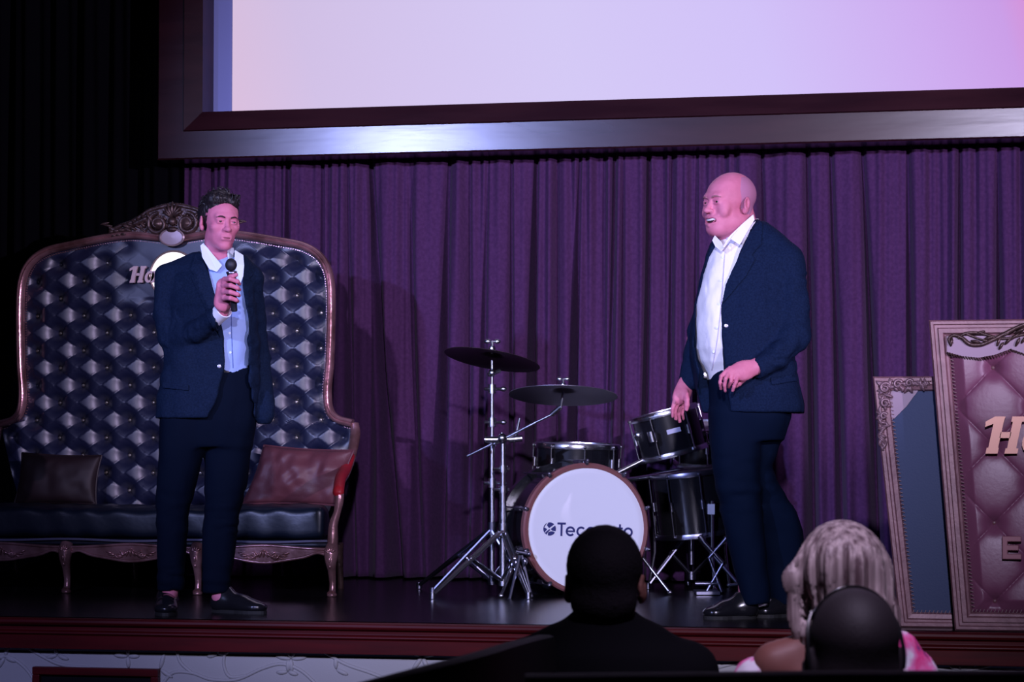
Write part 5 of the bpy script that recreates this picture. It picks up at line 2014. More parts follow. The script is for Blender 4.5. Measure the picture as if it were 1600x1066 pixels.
# hand round the microphone: palm on picture left, fingers wrap in front, thumb up the shaft
ax_ = (M0 - M1) / np.linalg.norm(M0 - M1)
pc = L(352, 461, -.292)
f.add(flatcone(wr_l, L(350, 470, -.275), .026, .034, .72, (.3, -1, 0)), .015)
f.add(flatcone(L(347, 474, -.272), L(350, 447, -.300), .036, .034, .62, (.45, -.75, .2)), .014)
kn = [L(351, 437, -.325), L(350.5, 446, -.330), L(350, 456, -.328), L(350.5, 465.5, -.320)]
tips = [(L(360, 436, -.372), L(371, 440, -.365), L(374, 444, -.335)), (L(360, 446, -.374), L(371, 450, -.366), L(374, 453, -.334)),
        (L(360, 456.5, -.370), L(371, 460, -.360), L(373.5, 462, -.330)), (L(360, 466, -.360), L(369, 469, -.350), L(371, 471, -.325))]
for k_, tp in zip(kn, tips):
    finger(f, [k_, *tp], .0105, .0085, .004)
    f.add(cone(L(348, 466, -.290), k_, .018, .0110), .010)
finger(f, [L(348, 455, -.29), L(352, 440, -.318), L(360, 433, -.350), L(369, 429.5, -.358)], .0135, .0090, .006)
body = f.mesh('body', M_skin, A.root, 1)
face_parts(A, H)

# hair: swept, a little untidy, over skull and forelock
hf = Field(axis(H.c[0] - .13, H.c[0] + .13, .003), axis(H.c[1] - .14, H.c[1] + .16, .0035), axis(H.c[2] - .09, H.c[2] + .17, .003))
hf.add(H.ell((0, .026, .046), (.086, .103, .090)))
hf.add(H.ell((-.020, -.034, .098), (.058, .048, .034)), .03)
hf.add(H.ell((.034, -.045, .084), (.036, .036, .026)), .02)
hf.add(H.ell((0, .050, .030), (.084, .080, .080)), .02)
hf.wrinkle(.004, 30, 4, (1, .5, .7))
hf.wrinkle(.0035, 90, 9, (1.3, .4, .6))
hf.sub(H.ell((0, -.110, .000), (.068, .088, .083)), .008)
hf.sub(H.ell((0, -.100, -.040), (.100, .100, .050)), .008)
for s_ in (-1, 1):
    hf.sub(H.ell((s_ * .092, .004, -.010), (.026, .030, .034)), .004)
hf.sub(H.ell((0, .02, -.105), (.12, .14, .060)), .01)
hair = hf.mesh('hair', M_hair, A.root, 1)
b = MB(); rnd = random.Random(2)
for k in range(60):
    x = rnd.uniform(-.060, .060)
    y0 = -.062 + rnd.uniform(-.01, .02)
    p = [H.T((x, y0 + .02, .114 + rnd.uniform(-.006, .008))), H.T((x + rnd.uniform(-.01, .01), y0 - .012, .108 + rnd.uniform(-.004, .010))),
         H.T((x * 1.1 + rnd.uniform(-.014, .006), -.086 + abs(x) * .3, .088 - rnd.uniform(0, .016)))]
    b.tube(cat_rom(p, 4), [.0022] * 5 + [.0014] * 3 + [.0006], 5)
for k in range(190):                       # locks swept back over the crown and down the sides
    x = rnd.uniform(-.082, .082); u0 = rnd.uniform(-1.0, .9)
    pts_ = []
    for q_ in range(5):
        u_ = u0 + q_ * .13
        rr_ = math.sqrt(max(0, 1 - (x / .086) ** 2))
        pts_.append(H.T((x + rnd.uniform(-.003, .003), .026 + .103 * rr_ * math.sin(u_), .046 + (.091 + rnd.uniform(-.001, .003)) * rr_ * math.cos(u_))))
    b.tube(cat_rom(pts_, 3), [.0016] + [.0036] * 8 + [.0026] * 3 + [.0010], 5)
for k in range(26):
    a = rnd.uniform(0, 2 * PI); e_ = rnd.uniform(.5, 1.35)
    d = np.array([math.cos(a) * math.cos(e_), math.sin(a) * math.cos(e_), math.sin(e_)])
    p0 = np.array((0, .026, .050)) + d * np.array((.085, .100, .091))
    t = np.cross(d, [rnd.uniform(-1, 1), rnd.uniform(-1, 1), .3]); t /= np.linalg.norm(t)
    p = [H.T(p0), H.T(p0 + d * .010 + t * .012), H.T(p0 + d * .012 + t * .028)]
    b.tube(cat_rom(p, 3), [.0022] * 4 + [.0012, .0010, .0006], 5)
b.build('loose_strands', M_hair, hair, local=True)

# shirt
sf = Field(axis(-.30, .30, .008), axis(-.24, .26, .008), axis(L(0, 600)[2], L(0, 380)[2], .007))
sf.add(loft(A.rows([(402, 322, 368, .045, .05), (412, 305, 378, .045, .075), (430, 285, 388, .045, .105), (470, 278, 392, .04, .125), (520, 278, 394, .04, .125), (560, 285, 392, .04, .118), (594, 288, 392, .045, .112)]), 2.3))
sf.wrinkle(.0045, 13, 7, (1.6, 1, .6))
shirt = sf.mesh('shirt', M_shirt_b, A.root, 1)
b = MB()
pts = []
for py in range(432, 580, 6):
    x = A.X(361 + (py - 432) * .035)
    zz = A.Z(py)
    ys = np.linspace(-.2, .0, 80)
    dd = sf.at(np.full(80, x), ys, np.full(80, zz))
    i = int(np.argmax(dd < 0)); pts.append((x, ys[i] - .001, zz))
b.tube(pts, .0022, 6); b.build('placket_seam', mat('seam_shadow_blue', (.10, .16, .42), .8), shirt, local=True)
b = MB()
for j in range(0, len(pts), 5):
    b2 = MB(); b2.lathe([(.0052, 0), (.0052, .002), (0, .0024)], Vector(pts[j]) + Vector((-.008, -.002, 0)), (0, -1, 0), 12)
    b2.build('shirt_button', M_shirt_c, shirt, local=True)
ring_collar(A, 'collar', ((*L(341, 387, .045)[:2], A.Z(386)), .064, .070, 0.0, .10), ((*L(341, 405, .045)[:2], A.Z(409)), .078, .080, 0, .25), M_shirt_c, gap=(238, 312))
collar_piece(A, 'collar_wing', [L(313, 384, -.010), L(318, 380, .0), L(347, 415, -.068), L(339, 425, -.078), L(327, 421, -.076), L(316, 402, -.05)], M_shirt_c, .004)
collar_piece(A, 'collar_wing', [L(367, 391, -.040), L(380, 399, -.020), L(381, 415, -.052), L(380, 432, -.070), L(376, 443, -.088), L(369, 434, -.094), L(366, 412, -.070)], M_shirt_c, .004)

# trousers
tf = Field(axis(-.30, .30, .008), axis(-.22, .30, .009), axis(L(0, 934)[2], L(0, 572)[2], .010))
tf.add(loft(A.rows([(576, 285, 394, .045, .115), (620, 262, 398, .05, .125), (660, 252, 398, .055, .125), (700, 250, 394, .055, .11)]), 2.4))
tf.add(loft(A.rows([(650, 249, 325, .03, .105), (700, 248, 319, .025, .10), (740, 247, 312, .02, .09), (790, 245, 300, .01, .078), (840, 246, 293, .02, .070), (900, 246, 290, .03, .062), (924, 247, 289, .03, .058)]), 2.2), .02)
tf.add(loft(A.rows([(650, 322, 397, .07, .105), (700, 321, 394, .07, .10), (740, 319, 388, .06, .09), (790, 319, 380, .05, .080), (840, 317, 371, .05, .072), (900, 316, 364, .05, .064), (928, 317, 363, .05, .060)]), 2.2), .02)
tf.wrinkle(.006, 9, 3, (1.2, 1, .8))
tf.wrinkle(.007, 17, 13, (.5, .5, 1.7), lo=(-.3, -.3, A.Z(830)), hi=(.3, .4, A.Z(770)))
tf.wrinkle(.007, 17, 15, (.5, .5, 1.7), lo=(-.3, -.3, A.Z(930)), hi=(.3, .4, A.Z(890)))
trousers = tf.mesh('trousers', M_trouser, A.root, 1)
b = MB()
zb1 = A.Z(577)
for s_ in (0,):
    K = A.rows([(577, 285, 394, .045, .115)])[0]
    b.lathe([(1, -.016), (1, .016)], (0, 0, 0), (0, 0, 1), 48)
    b.v = [Vector((K[1] + v.x * (K[3] + .001), K[2] + v.y * (K[4] + .002), zb1 + v.z)) for v in b.v]
b.build('belt', M_shoe, A.root, local=True)

# jacket
jf = Field(axis(-.34, .34, .007), axis(-.36, .30, .007), axis(L(0, 665)[2], L(0, 380)[2], .007))
jf.add(loft(A.rows([(402, 305, 380, .055, .065), (415, 282, 388, .05, .098), (432, 266, 395, .05, .125), (470, 262, 400, .045, .145), (520, 262, 404, .04, .145), (560, 256, 406, .04, .145),
                    (600, 249, 408, .045, .150), (640, 244, 404, .045, .152), (655, 242, 402, .045, .152)]), 2.4, .03))
jf.add(cone(L(306, 408, .055), L(264, 432, .055), .040, .058), .05)
jf.add(cone(L(368, 408, .06), L(392, 432, .065), .036, .050), .05)
jf.add(cone(L(264, 436, .05), L(261, 492, .035), .062, .060), .025)
jf.add(cone(L(261, 492, .035), L(269, 528, .01), .060, .057), .02)
jf.add(cone(L(269, 528, .01), L(306, 519, -.10), .056, .050), .018)
jf.add(cone(L(306, 519, -.10), L(342, 493, -.212), .050, .039), .012)
jf.add(cone(L(392, 436, .07), L(398, 500, .11), .052, .050), .025)
jf.add(cone(L(398, 500, .11), L(406, 560, .14), .050, .047), .02)
jf.add(cone(L(406, 560, .14), L(414, 628, .07), .047, .042), .008)
jf.add(cone(L(414, 628, .07), L(413, 650, .055), .042, .044), .01)
# front opening
jf.sub(prism(A.P2([(312, 380), (331, 432), (345, 482), (354, 530), (354, 580), (344, 622), (326, 662), (322, 690), (404, 690), (396, 640), (389, 585), (390, 500), (380, 445), (381, 392), (372, 370), (320, 366)]), -.30, .02), .006)
jf.wrinkle(.0055, 10, 21, (1, 1, 1.3))
jf.wrinkle(.006, 22, 25, (1.6, 1, .9), lo=(-.34, -.3, A.Z(556)), hi=(A.X(345), .2, A.Z(480)))
jf.wrinkle(.005, 20, 27, (.8, 1, 1.6), lo=(A.X(385), -.3, A.Z(640)), hi=(.34, .3, A.Z(440)))
jf.sub(cone(L(347, 489, -.232), L(356, 481, -.265), .042, .046), .004)
jacket = jf.mesh('jacket', M_navy, A.root, 1)
poly_patch(jf, A, [(311, 388), (303, 402), (300, 425), (306, 432), (302, 437), (322, 478), (349, 530), (347, 490), (333, 438)], 'lapel', M_navy, jacket, off=.005, t=.003, ymax=.02, ymin=-.25)
poly_patch(jf, A, [(381, 396), (388, 410), (396, 430), (391, 436), (396, 444), (398, 480), (391, 540), (391, 500), (381, 447)], 'lapel', M_navy, jacket, off=.005, t=.003, ymax=.02, ymin=-.25)
poly_patch(jf, A, [(256, 597), (300, 602), (300, 612), (256, 607)], 'pocket_flap', M_navy, jacket, off=.004, t=.003, ymax=.02, ymin=-.25)
for (a_, c_) in [(347, 574)]:
    x, z = A.P2([(a_, c_)])[0]
    ys = np.linspace(-.3, .05, 200); dd = jf.at(np.full(200, x), ys, np.full(200, z)); i = int(np.argmax(dd < 0))
    b = MB(); b.lathe([(.0085, 0), (.0085, .004), (.005, .005), (0, .004)], (x, ys[i] + .001, z), (0, -1, 0), 16); b.build('jacket_button', M_chrome_dull, jacket, local=True)
for k in range(3):
    q = L(318 + k * 5, 507 - k * 2.5, -.182 - k * .012)
    b = MB(); b.lathe([(.0065, 0), (.0065, .010), (0, .012)], q + np.array([.0, .0, -.004]), (0.1, -1, .3), 12); b.build('cuff_button', M_chrome_dull, jacket, local=True)
# shirt cuff at the raised wrist
ca, cb = L(333, 500, -.185), L(350, 484, -.245)
b = MB(); b.lathe([(.0345, 0), (.0360, .02), (.0370, np.linalg.norm(cb - ca)), (.0330, np.linalg.norm(cb - ca) + .001), (.031, .02)], ca, cb - ca, 28)
b.build('shirt_cuff', mat('white_cuff_cotton', (.82, .84, .93), .8), A.root, local=True)

shoe(A, 'shoe', L(262, 946, .10) * [1, 1, 0], L(262, 958, -.17) * [1, 1, 0] + np.array([-.01, 0, 0]), .10, M_shoe, None)
shoe(A, 'shoe', L(334, 944, .08) * [1, 1, 0], L(414, 958, -.05) * [1, 1, 0], .098, M_shoe, None)

# microphone
mic = thing('microphone', 'black hand-held microphone in the hand of the man in front of the sofa', 'microphone', A.root.matrix_basis @ Vector(M1), TH)
mw = lambda p: (Matrix.Translation(A.root.location) @ Matrix.Rotation(TH, 4, 'Z')) @ Vector(p)
Lm = float(np.linalg.norm(M0 - M1))
b = MB(); b.lathe([(.010, 0), (.0135, .004), (.0135, .030), (.0150, .034), (.0150, Lm * .62), (.0190, Lm * .78), (.0200, Lm * .82), (.0, Lm * .82)], mw(M1), mw(M0) - mw(M1), 24); b.build('handle', M_mic, mic)
b = MB(); b.lathe([(.0215, Lm * .815), (.0225, Lm * .825), (.0225, Lm * .85), (.0215, Lm * .86)], mw(M1), mw(M0) - mw(M1), 28); b.build('collar_ring', M_chrome_dull, mic)
b = MB(); b.ball(mw(M0), (.0245, .0245, .027), 20); b.build('grille', M_grille, mic)

# ------------------------------------------------------------------ laughing man on the right
B = Fig('person', 'bald heavyset man laughing in a blue suit and white open shirt, facing left', 1165, 9.98)
L = B.L
HB = Head(L(1139, 319.5, 0.0), rotm(math.radians(-54), math.radians(-3), math.radians(0)), 1.09, 1.04)
f = Field(axis(-.34, .36, .010, [(L(1092, 0)[0], L(1180, 0)[0], .0028)]), axis(-.36, .34, .010, [(-.13, .12, .0034)]),
          axis(-.005, 1.90, .012, [(L(0, 660)[2], L(0, 560)[2], .0034), (L(0, 380)[2], L(0, 266)[2], .0028)]))
skull(f, HB, 1.0, .008)
f.add(HB.ell((0, -.045, -.098), (.046, .040, .026)), .03)              # soft double chin
f.add(cone(L(1146, 352, .015), L(1152, 400, .03), .067, .078), .03)
f.add(cone(L(1160, 340, .03), L(1168, 385, .04), .052, .060), .03)
f.add(cone(L(1128, 410, .04), L(1205, 410, .03), .055), .04)
f.add(loft(B.rows([(405, 1120, 1215, .03, .09), (480, 1105, 1225, .03, .13), (560, 1105, 1225, .03, .14), (640, 1118, 1225, .03, .12)])), .03)
shn, eln, wrn = L(1225, 425, -.07), L(1240, 528, -.13), L(1182, 573, -.22)
f.add(cone(shn, eln, .045, .042), .02); f.add(cone(eln, wrn, .040, .030), .012)
shf, elf, wrf = L(1120, 430, .14), L(1088, 530, .20), L(1071, 600, .06)
f.add(cone(shf, elf, .045, .040), .02); f.add(cone(elf, wrf, .038, .028), .012)
for a_, b_, r1, r2 in [(L(1150, 660, -.02), L(1160, 790, -.04), .085, .06), (L(1160, 790, -.04), L(1168, 935, -.02), .05, .034),
                       (L(1185, 660, .05), L(1184, 760, .03), .060, .045), (L(1190, 765, .03), L(1226, 930, .10), .040, .034)]:
    f.add(cone(a_, b_, r1, r2), .03)
f.add(cone(L(1170, 938, -.02), L(1140, 955, -.03), .034, .028), .02); f.add(cone(L(1228, 935, .10), L(1215, 955, .08), .034, .028), .02)
# near hand: back of the hand to us, fingers hanging down-left, thumb lower right
f.add(flatcone(wrn, L(1160, 580, -.245), .031, .040, .62, (0.15, -1, .1)), .015)
f.add(flatcone(L(1165, 578, -.240), L(1144, 583, -.258), .038, .031, .50, (.2, -1, .1)), .012)
for kx, ky, ex_, ey_, tx, ty in [(1131, 580, 1126, 590, 1127, 608), (1136, 586, 1131, 597, 1132, 611), (1142, 592, 1137, 603, 1134, 613), (1148, 594, 1146, 604, 1144, 612)][:4]:
    pass
finger(f, [L(1134, 580, -.262), L(1127, 588, -.272), L(1125, 598, -.268), L(1126.5, 608, -.250)], .0095, .0072, .0022)
finger(f, [L(1138, 584, -.268), L(1134, 592, -.284), L(1132, 602, -.278), L(1133, 611, -.262)], .0098, .0074, .0022)
finger(f, [L(1144, 587, -.266), L(1142, 596, -.272), L(1139.5, 602, -.252), L(1139, 606, -.236)], .0095, .0072, .0022)
finger(f, [L(1152, 588, -.262), L(1150, 597, -.274), L(1147, 604, -.270), L(1144.5, 611, -.256)], .0100, .0075, .0022)
finger(f, [L(1168, 586, -.228), L(1161, 594, -.232), L(1155, 600, -.228), L(1150, 604, -.222)], .0120, .0085, .004)
# far hand hanging, fingers spread downward in a loose arch
f.add(flatcone(wrf, L(1066, 616, .045), .029, .036, .62, (.4, -1, 0)), .015)
f.add(flatcone(L(1068, 610, .05), L(1061, 622, .035), .036, .030, .6, (.4, -1, 0)), .012)
finger(f, [L(1059, 616, .03), L(1054, 628, .02), L(1050.5, 640, .02), L(1051, 651, .03)], .0105, .0075)
finger(f, [L(1062, 622, .045), L(1057, 634, .04), L(1054, 645, .045), L(1056, 655, .055)], .0105, .0078)
finger(f, [L(1066, 622, .06), L(1062, 636, .065), L(1060, 648, .07), L(1062, 659, .08)], .0105, .0078)
finger(f, [L(1069, 622, .07), L(1067, 636, .08), L(1066, 646, .09), L(1068, 655, .095)], .0098, .0072)
finger(f, [L(1071, 612, .03), L(1073, 624, .015), L(1073.5, 633, .010), L(1072.5, 640, .015)], .0130, .0092)
body = f.mesh('body', M_skin, B.root, 1)
face_parts(B, HB, 1.0, mat('sandy_brow_hair', (.34, .14, .16), .7))
# cropped hair: a thin shell over the sides and back of the head
hf = Field(axis(HB.c[0] - .13, HB.c[0] + .13, .0032), axis(HB.c[1] - .14, HB.c[1] + .16, .0034), axis(HB.c[2] - .10, HB.c[2] + .15, .0032))
hf.add(HB.ell((0, .0195, .041), (.0772, .0945, .0825)))
hf.add(HB.ell((0, .040, -.030), (.060, .058, .060)), .02)
hf.sub(HB.ell((0, -.080, .060), (.088, .110, .120)), .004)
hf.sub(HB.ell((0, -.01, .135), (.060, .095, .050)), .006)
hf.sub(HB.ell((0, -.055, -.06), (.12, .085, .08)), .004)
for s_ in (-1, 1):
    hf.sub(HB.ell((s_ * .088, .012, -.012), (.020, .026, .034)), .003)
hf.sub(HB.ell((0, .03, -.115), (.12, .14, .05)), .004)
hf.mesh('cropped_hair', M_stubble, B.root, 1)

# shirt with a full belly
sf = Field(axis(-.30, .30, .008), axis(-.30, .30, .008), axis(L(0, 600)[2], L(0, 365)[2], .007))
sf.add(loft(B.rows([(372, 1128, 1185, .02, .07), (385, 1116, 1195, .015, .085), (400, 1108, 1200, .01, .105), (430, 1098, 1210, .0, .13), (470, 1089, 1215, -.01, .155), (510, 1086, 1218, -.02, .172),
                    (545, 1087, 1218, -.02, .172), (565, 1091, 1215, -.01, .160), (580, 1099, 1212, .0, .145), (596, 1104, 1212, .01, .135)]), 2.3))
sf.wrinkle(.0055, 10, 17, (1.4, 1, .7))
sf.wrinkle(.004, 22, 19, (1.8, 1, .5))
shirt = sf.mesh('shirt', M_shirt_w, B.root, 1)


def front_line(fld, fig, pts, off=.001):
    out = []
    for a_, c_ in pts:
        x, z = fig.P2([(a_, c_)])[0]
        ys = np.linspace(-.32, .12, 240); dd = fld.at(np.full(240, x), ys, np.full(240, z)); i = int(np.argmax(dd < 0))
        out.append((x, ys[i] - off, z))
    return out


pts = front_line(sf, B, [(1131 - (t / 20) ** .75 * 22 + 3 * math.sin(t / 20 * PI), 396 + t * 9.2) for t in range(21)])
b = MB(); b.tube(pts, .0022, 6); b.build('placket_seam', mat('seam_shadow_lilac', (.50, .48, .62), .8), shirt, local=True)
for j in range(1, 21, 4):
    b2 = MB(); b2.lathe([(.0052, 0), (.0052, .002), (0, .0024)], Vector(pts[j]) + Vector((-.008, 0, 0)), (0, -1, 0), 12); b2.build('shirt_button', M_shirt_c, shirt, local=True)
M_collar = mat('white_collar_cotton', (.88, .88, .94), .8)
ring_collar(B, 'collar', ((*L(1153, 352, .025)[:2], B.Z(352)), .084, .080, .34, .20), ((*L(1154, 378, .02)[:2], B.Z(379)), .096, .094, .36, .30), M_collar, gap=(196, 232))
collar_piece(B, 'collar_wing', [L(1177, 335, -.030), L(1179, 344, -.048), L(1168, 362, -.085), L(1156, 383, -.118), L(1142, 374, -.112), L(1131, 388, -.122), L(1129, 386, -.118), L(1141, 368, -.098), L(1160, 350, -.070)], M_collar, .004)
collar_piece(B, 'collar_wing', [L(1117, 368, -.06), L(1113, 376, -.06), L(1118, 386, -.085), L(1127, 393, -.112), L(1131, 388, -.115), L(1127, 378, -.095)], M_collar, .004)

# trousers
tf = Field(axis(-.32, .34, .008), axis(-.28, .34, .009), axis(L(0, 950)[2], L(0, 570)[2], .010))
tf.add(loft(B.rows([(578, 1102, 1214, .0, .15), (610, 1106, 1232, .0, .16), (650, 1108, 1236, .0, .16), (690, 1112, 1226, .01, .14)]), 2.3))
tf.add(loft(B.rows([(640, 1107, 1192, -.03, .115), (700, 1111, 1190, -.04, .105), (750, 1117, 1188, -.05, .098), (800, 1124, 1192, -.04, .090), (850, 1135, 1196, -.03, .083), (900, 1148, 1199, -.02, .078), (944, 1158, 1203, -.02, .072)]), 2.2), .02)
tf.add(loft(B.rows([(640, 1150, 1236, .07, .115), (690, 1150, 1221, .06, .11), (728, 1152, 1209, .03, .10), (750, 1160, 1214, .02, .098), (790, 1172, 1239, .05, .092), (830, 1186, 1255, .08, .086), (870, 1192, 1256, .10, .080), (915, 1198, 1250, .11, .074), (945, 1203, 1247, .11, .070)]), 2.2), .02)
tf.wrinkle(.007, 8, 33, (1.2, 1, .9))
tf.wrinkle(.008, 15, 35, (.6, .6, 1.5), lo=(-.3, -.3, B.Z(800)), hi=(.34, .4, B.Z(715)))
trousers = tf.mesh('trousers', M_trouser2, B.root, 1)
K = B.rows([(583, 1103, 1214, .0, .148)])[0]
b = MB(); b.lathe([(1, -.015), (1, .015)], (0, 0, 0), (0, 0, 1), 48)
b.v = [Vector((K[1] + v.x * (K[3] + .001), K[2] + v.y * (K[4] + .002), K[0] + v.z)) for v in b.v]
b.build('belt', M_shoe, B.root, local=True)
q = front_line(tf, B, [(1104, 587)])[0]
b = MB(); b.box((q[0], q[1] - .004, q[2]), (.030, .006, .026)); b.build('belt_buckle', M_chrome, B.root, local=True, bevel=.002)

# jacket
jf = Field(axis(-.34, .36, .007), axis(-.38, .34, .007), axis(L(0, 662)[2], L(0, 335)[2], .007))
jf.add(loft(B.rows([(352, 1158, 1200, .06, .05), (364, 1130, 1215, .04, .085), (380, 1112, 1232, .03, .115), (400, 1103, 1238, .02, .140), (440, 1094, 1245, .01, .165), (480, 1085, 1246, .0, .185),
                    (520, 1079, 1244, -.01, .198), (560, 1078, 1244, -.01, .198), (600, 1086, 1248, .0, .192), (632, 1094, 1256, .01, .190), (646, 1098, 1256, .01, .188)]), 2.35))
jf.add(cone(L(1190, 368, .0), L(1226, 408, -.04), .058, .075), .05)
jf.add(cone(L(1135, 398, .10), L(1122, 428, .13), .045, .055), .05)
jf.add(cone(L(1228, 412, -.05), L(1238, 480, -.10), .076, .072), .03)
jf.add(cone(L(1238, 480, -.10), L(1240, 524, -.14), .072, .069), .02)
jf.add(cone(L(1240, 524, -.14), L(1212, 558, -.19), .067, .056), .02)
jf.add(cone(L(1212, 558, -.19), L(1186, 576, -.218), .056, .044), .012)
jf.add(cone(L(1116, 436, .14), L(1095, 520, .19), .058, .054), .02)
jf.add(cone(L(1095, 520, .19), L(1086, 560, .14), .054, .050), .02)
jf.add(cone(L(1086, 560, .14), L(1074, 598, .068), .050, .041), .012)
jf.sub(prism(B.P2([(1120, 350), (1108, 398), (1098, 430), (1089, 470), (1084, 510), (1084, 550), (1090, 590), (1096, 640), (1100, 680), (1134, 680), (1134, 636), (1128, 600), (1124, 570), (1121, 530), (1121, 480),
                          (1128, 448), (1142, 418), (1156, 390), (1172, 356), (1180, 334), (1150, 320)]), -.40, -.015), .006)
jf.wrinkle(.006, 9, 41, (1, 1, 1.1))
jf.wrinkle(.008, 17, 45, (1.0, 1, 1.7), lo=(B.X(1195), -.4, B.Z(590)), hi=(.36, .1, B.Z(430)))
jf.sub(cone(L(1169, 582, -.242), L(1148, 592, -.262), .050, .056), .006)
jacket = jf.mesh('jacket', M_navy2, B.root, 1)
poly_patch(jf, B, [(1181, 337), (1190, 350), (1186, 385), (1170, 402), (1176, 408), (1160, 436), (1122, 480), (1129, 448), (1157, 390)], 'lapel', M_navy2, jacket, off=.005, t=.003, ymax=.02, ymin=-.28)
poly_patch(jf, B, [(1196, 592), (1238, 586), (1240, 597), (1198, 604)], 'pocket_flap', M_navy2, jacket, off=.004, t=.003, ymax=.02, ymin=-.28)
for (a_, c_) in [(1125, 469), (1126, 513)]:
    q = front_line(jf, B, [(a_ + 2, c_)])[0]
    b = MB(); b.lathe([(.0085, 0), (.0085, .004), (.005, .005), (0, .004)], (q[0], q[1] + .002, q[2]), (0, -1, 0), 16); b.build('jacket_button', M_chrome_dull, jacket, local=True)
shoe(B, 'shoe', L(1180, 950, -.01) * [1, 1, 0], L(1100, 962, -.05) * [1, 1, 0], .105, M_shoe, None)
shoe(B, 'shoe', L(1246, 950, .12) * [1, 1, 0], L(1180, 960, .04) * [1, 1, 0], .105, M_shoe, None)

# ------------------------------------------------------------------ audience
HALLZ = -1.0


def viewer(label, px, D, head_c, k, R, shoulders, skin_m, wide=1.0):
    g = Fig('person', label, px, D, HALLZ)
    return g


# man with short black hair, seen from behind
C = Fig('person', 'seated man with short black hair and black jacket seen from behind, before the bass drum', 947, 5.25, HALLZ)
L = C.L
HC = Head(L(946, 914, 0), rotm(math.radians(172), math.radians(4)), 1.0, 1.0)
f = Field(axis(-.30, .30, .012, [(-.10, .10, .005)]), axis(-.22, .75, .014, [(-.12, .12, .006)]), axis(-.02, L(0, 815)[2], .014, [(L(0, 1000)[2], L(0, 815)[2], .005)]))
skull(f, HC)
f.add(cone(L(945, 935, .0), L(941, 1000, .0), .057, .066), .02)
f.add(loft([(HC.c[2] - .24, 0, 0, .10, .08), (HC.c[2] - .33, 0, 0, .16, .10), (HC.c[2] - .55, 0, .01, .15, .10), (HC.c[2] - .80, 0, .04, .16, .12)]), .03)
for s_ in (-1, 1):
    f.add(cone((s_ * .08, .05, .50), (s_ * .10, .46, .50), .075, .055), .03)
    f.add(cone((s_ * .10, .46, .50), (s_ * .10, .46, .09), .055, .038), .02)
    f.add(cone((s_ * .10, .44, .05), (s_ * .11, .60, .035), .038, .03), .02)
    f.add(cone((s_ * .18, .0, HC.c[2] - .30), (s_ * .22, .05, HC.c[2] - .58), .045, .04), .03)
    f.add(cone((s_ * .22, .05, HC.c[2] - .58), (s_ * .12, .30, .60), .038, .03), .02)
    f.add(ell((s_ * .11, .36, .60), (.03, .05, .02)), .02)
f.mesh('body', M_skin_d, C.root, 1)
hf = Field(axis(-.12, .12, .004), axis(-.13, .13, .004), axis(HC.c[2] - .12, HC.c[2] + .16, .004))
hf.add(HC.ell((0, .020, .040), (.0825, .100, .089)))
hf.add(HC.ell((0, .040, -.035), (.072, .062, .060)), .02)
hf.sub(HC.ell((0, -.110, -.010), (.075, .085, .085)), .006)
for s_ in (-1, 1):
    hf.sub(HC.ell((s_ * .088, .010, -.016), (.016, .026, .036)), .003)
hf.wrinkle(.0015, 120, 3)
hf.mesh('hair', M_hairshort, C.root, 1)
jf = Field(axis(-.40, .40, .010), axis(-.26, .40, .011), axis(.42, L(0, 930)[2], .010))
zz_ = lambda py: C.Z(py)
jf.add(loft([(zz_(950), C.X(944), .0, .060, .065), (zz_(972), C.X(943), .0, .085, .085), (zz_(992), C.X(942), 0, .125, .10), (zz_(1020), C.X(942), 0, .175, .125), (zz_(1060), C.X(942), 0, .205, .135), (zz_(1140), C.X(942), .01, .205, .14), (.46, C.X(942), .04, .20, .15)], 2.2))
for s_ in (-1, 1):
    x0_ = C.X(942)
    jf.add(cone((x0_ + s_ * .10, 0, zz_(1015)), (x0_ + s_ * .165, .0, zz_(1045)), .050, .062), .05)
    jf.add(cone((x0_ + s_ * .185, 0, zz_(1050)), (x0_ + s_ * .235, .04, zz_(1230)), .062, .055), .03)
    jf.add(cone((x0_ + s_ * .235, .04, zz_(1230)), (x0_ + s_ * .15, .26, .62), .052, .042), .02)
jf.sub(cone(L(945, 940, .0), L(943, 966, .0), .060, .060), .01)
jf.wrinkle(.006, 9, 2)
jf.mesh('jacket', M_blacktop, C.root, 1)


def legs_mesh(g, m):
    f_ = Field(axis(-.30, .30, .012), axis(-.20, .66, .012), axis(.03, .62, .012))
    f_.add(ell((0, .02, .52), (.19, .15, .10)))
    for s_ in (-1, 1):
        f_.add(cone((s_ * .09, .04, .51), (s_ * .11, .47, .51), .090, .068), .03)
        f_.add(cone((s_ * .11, .47, .50), (s_ * .11, .47, .07), .068, .050), .02)
    return f_.mesh('trousers', m, g.root, 1)


def shoes(g):
    for s_ in (-1, 1):
        shoe(g, 'shoe', (s_ * .11, .43, 0), (s_ * .12, .70, 0), .095, M_shoe, None)


legs_mesh(C, M_blacktop); shoes(C)

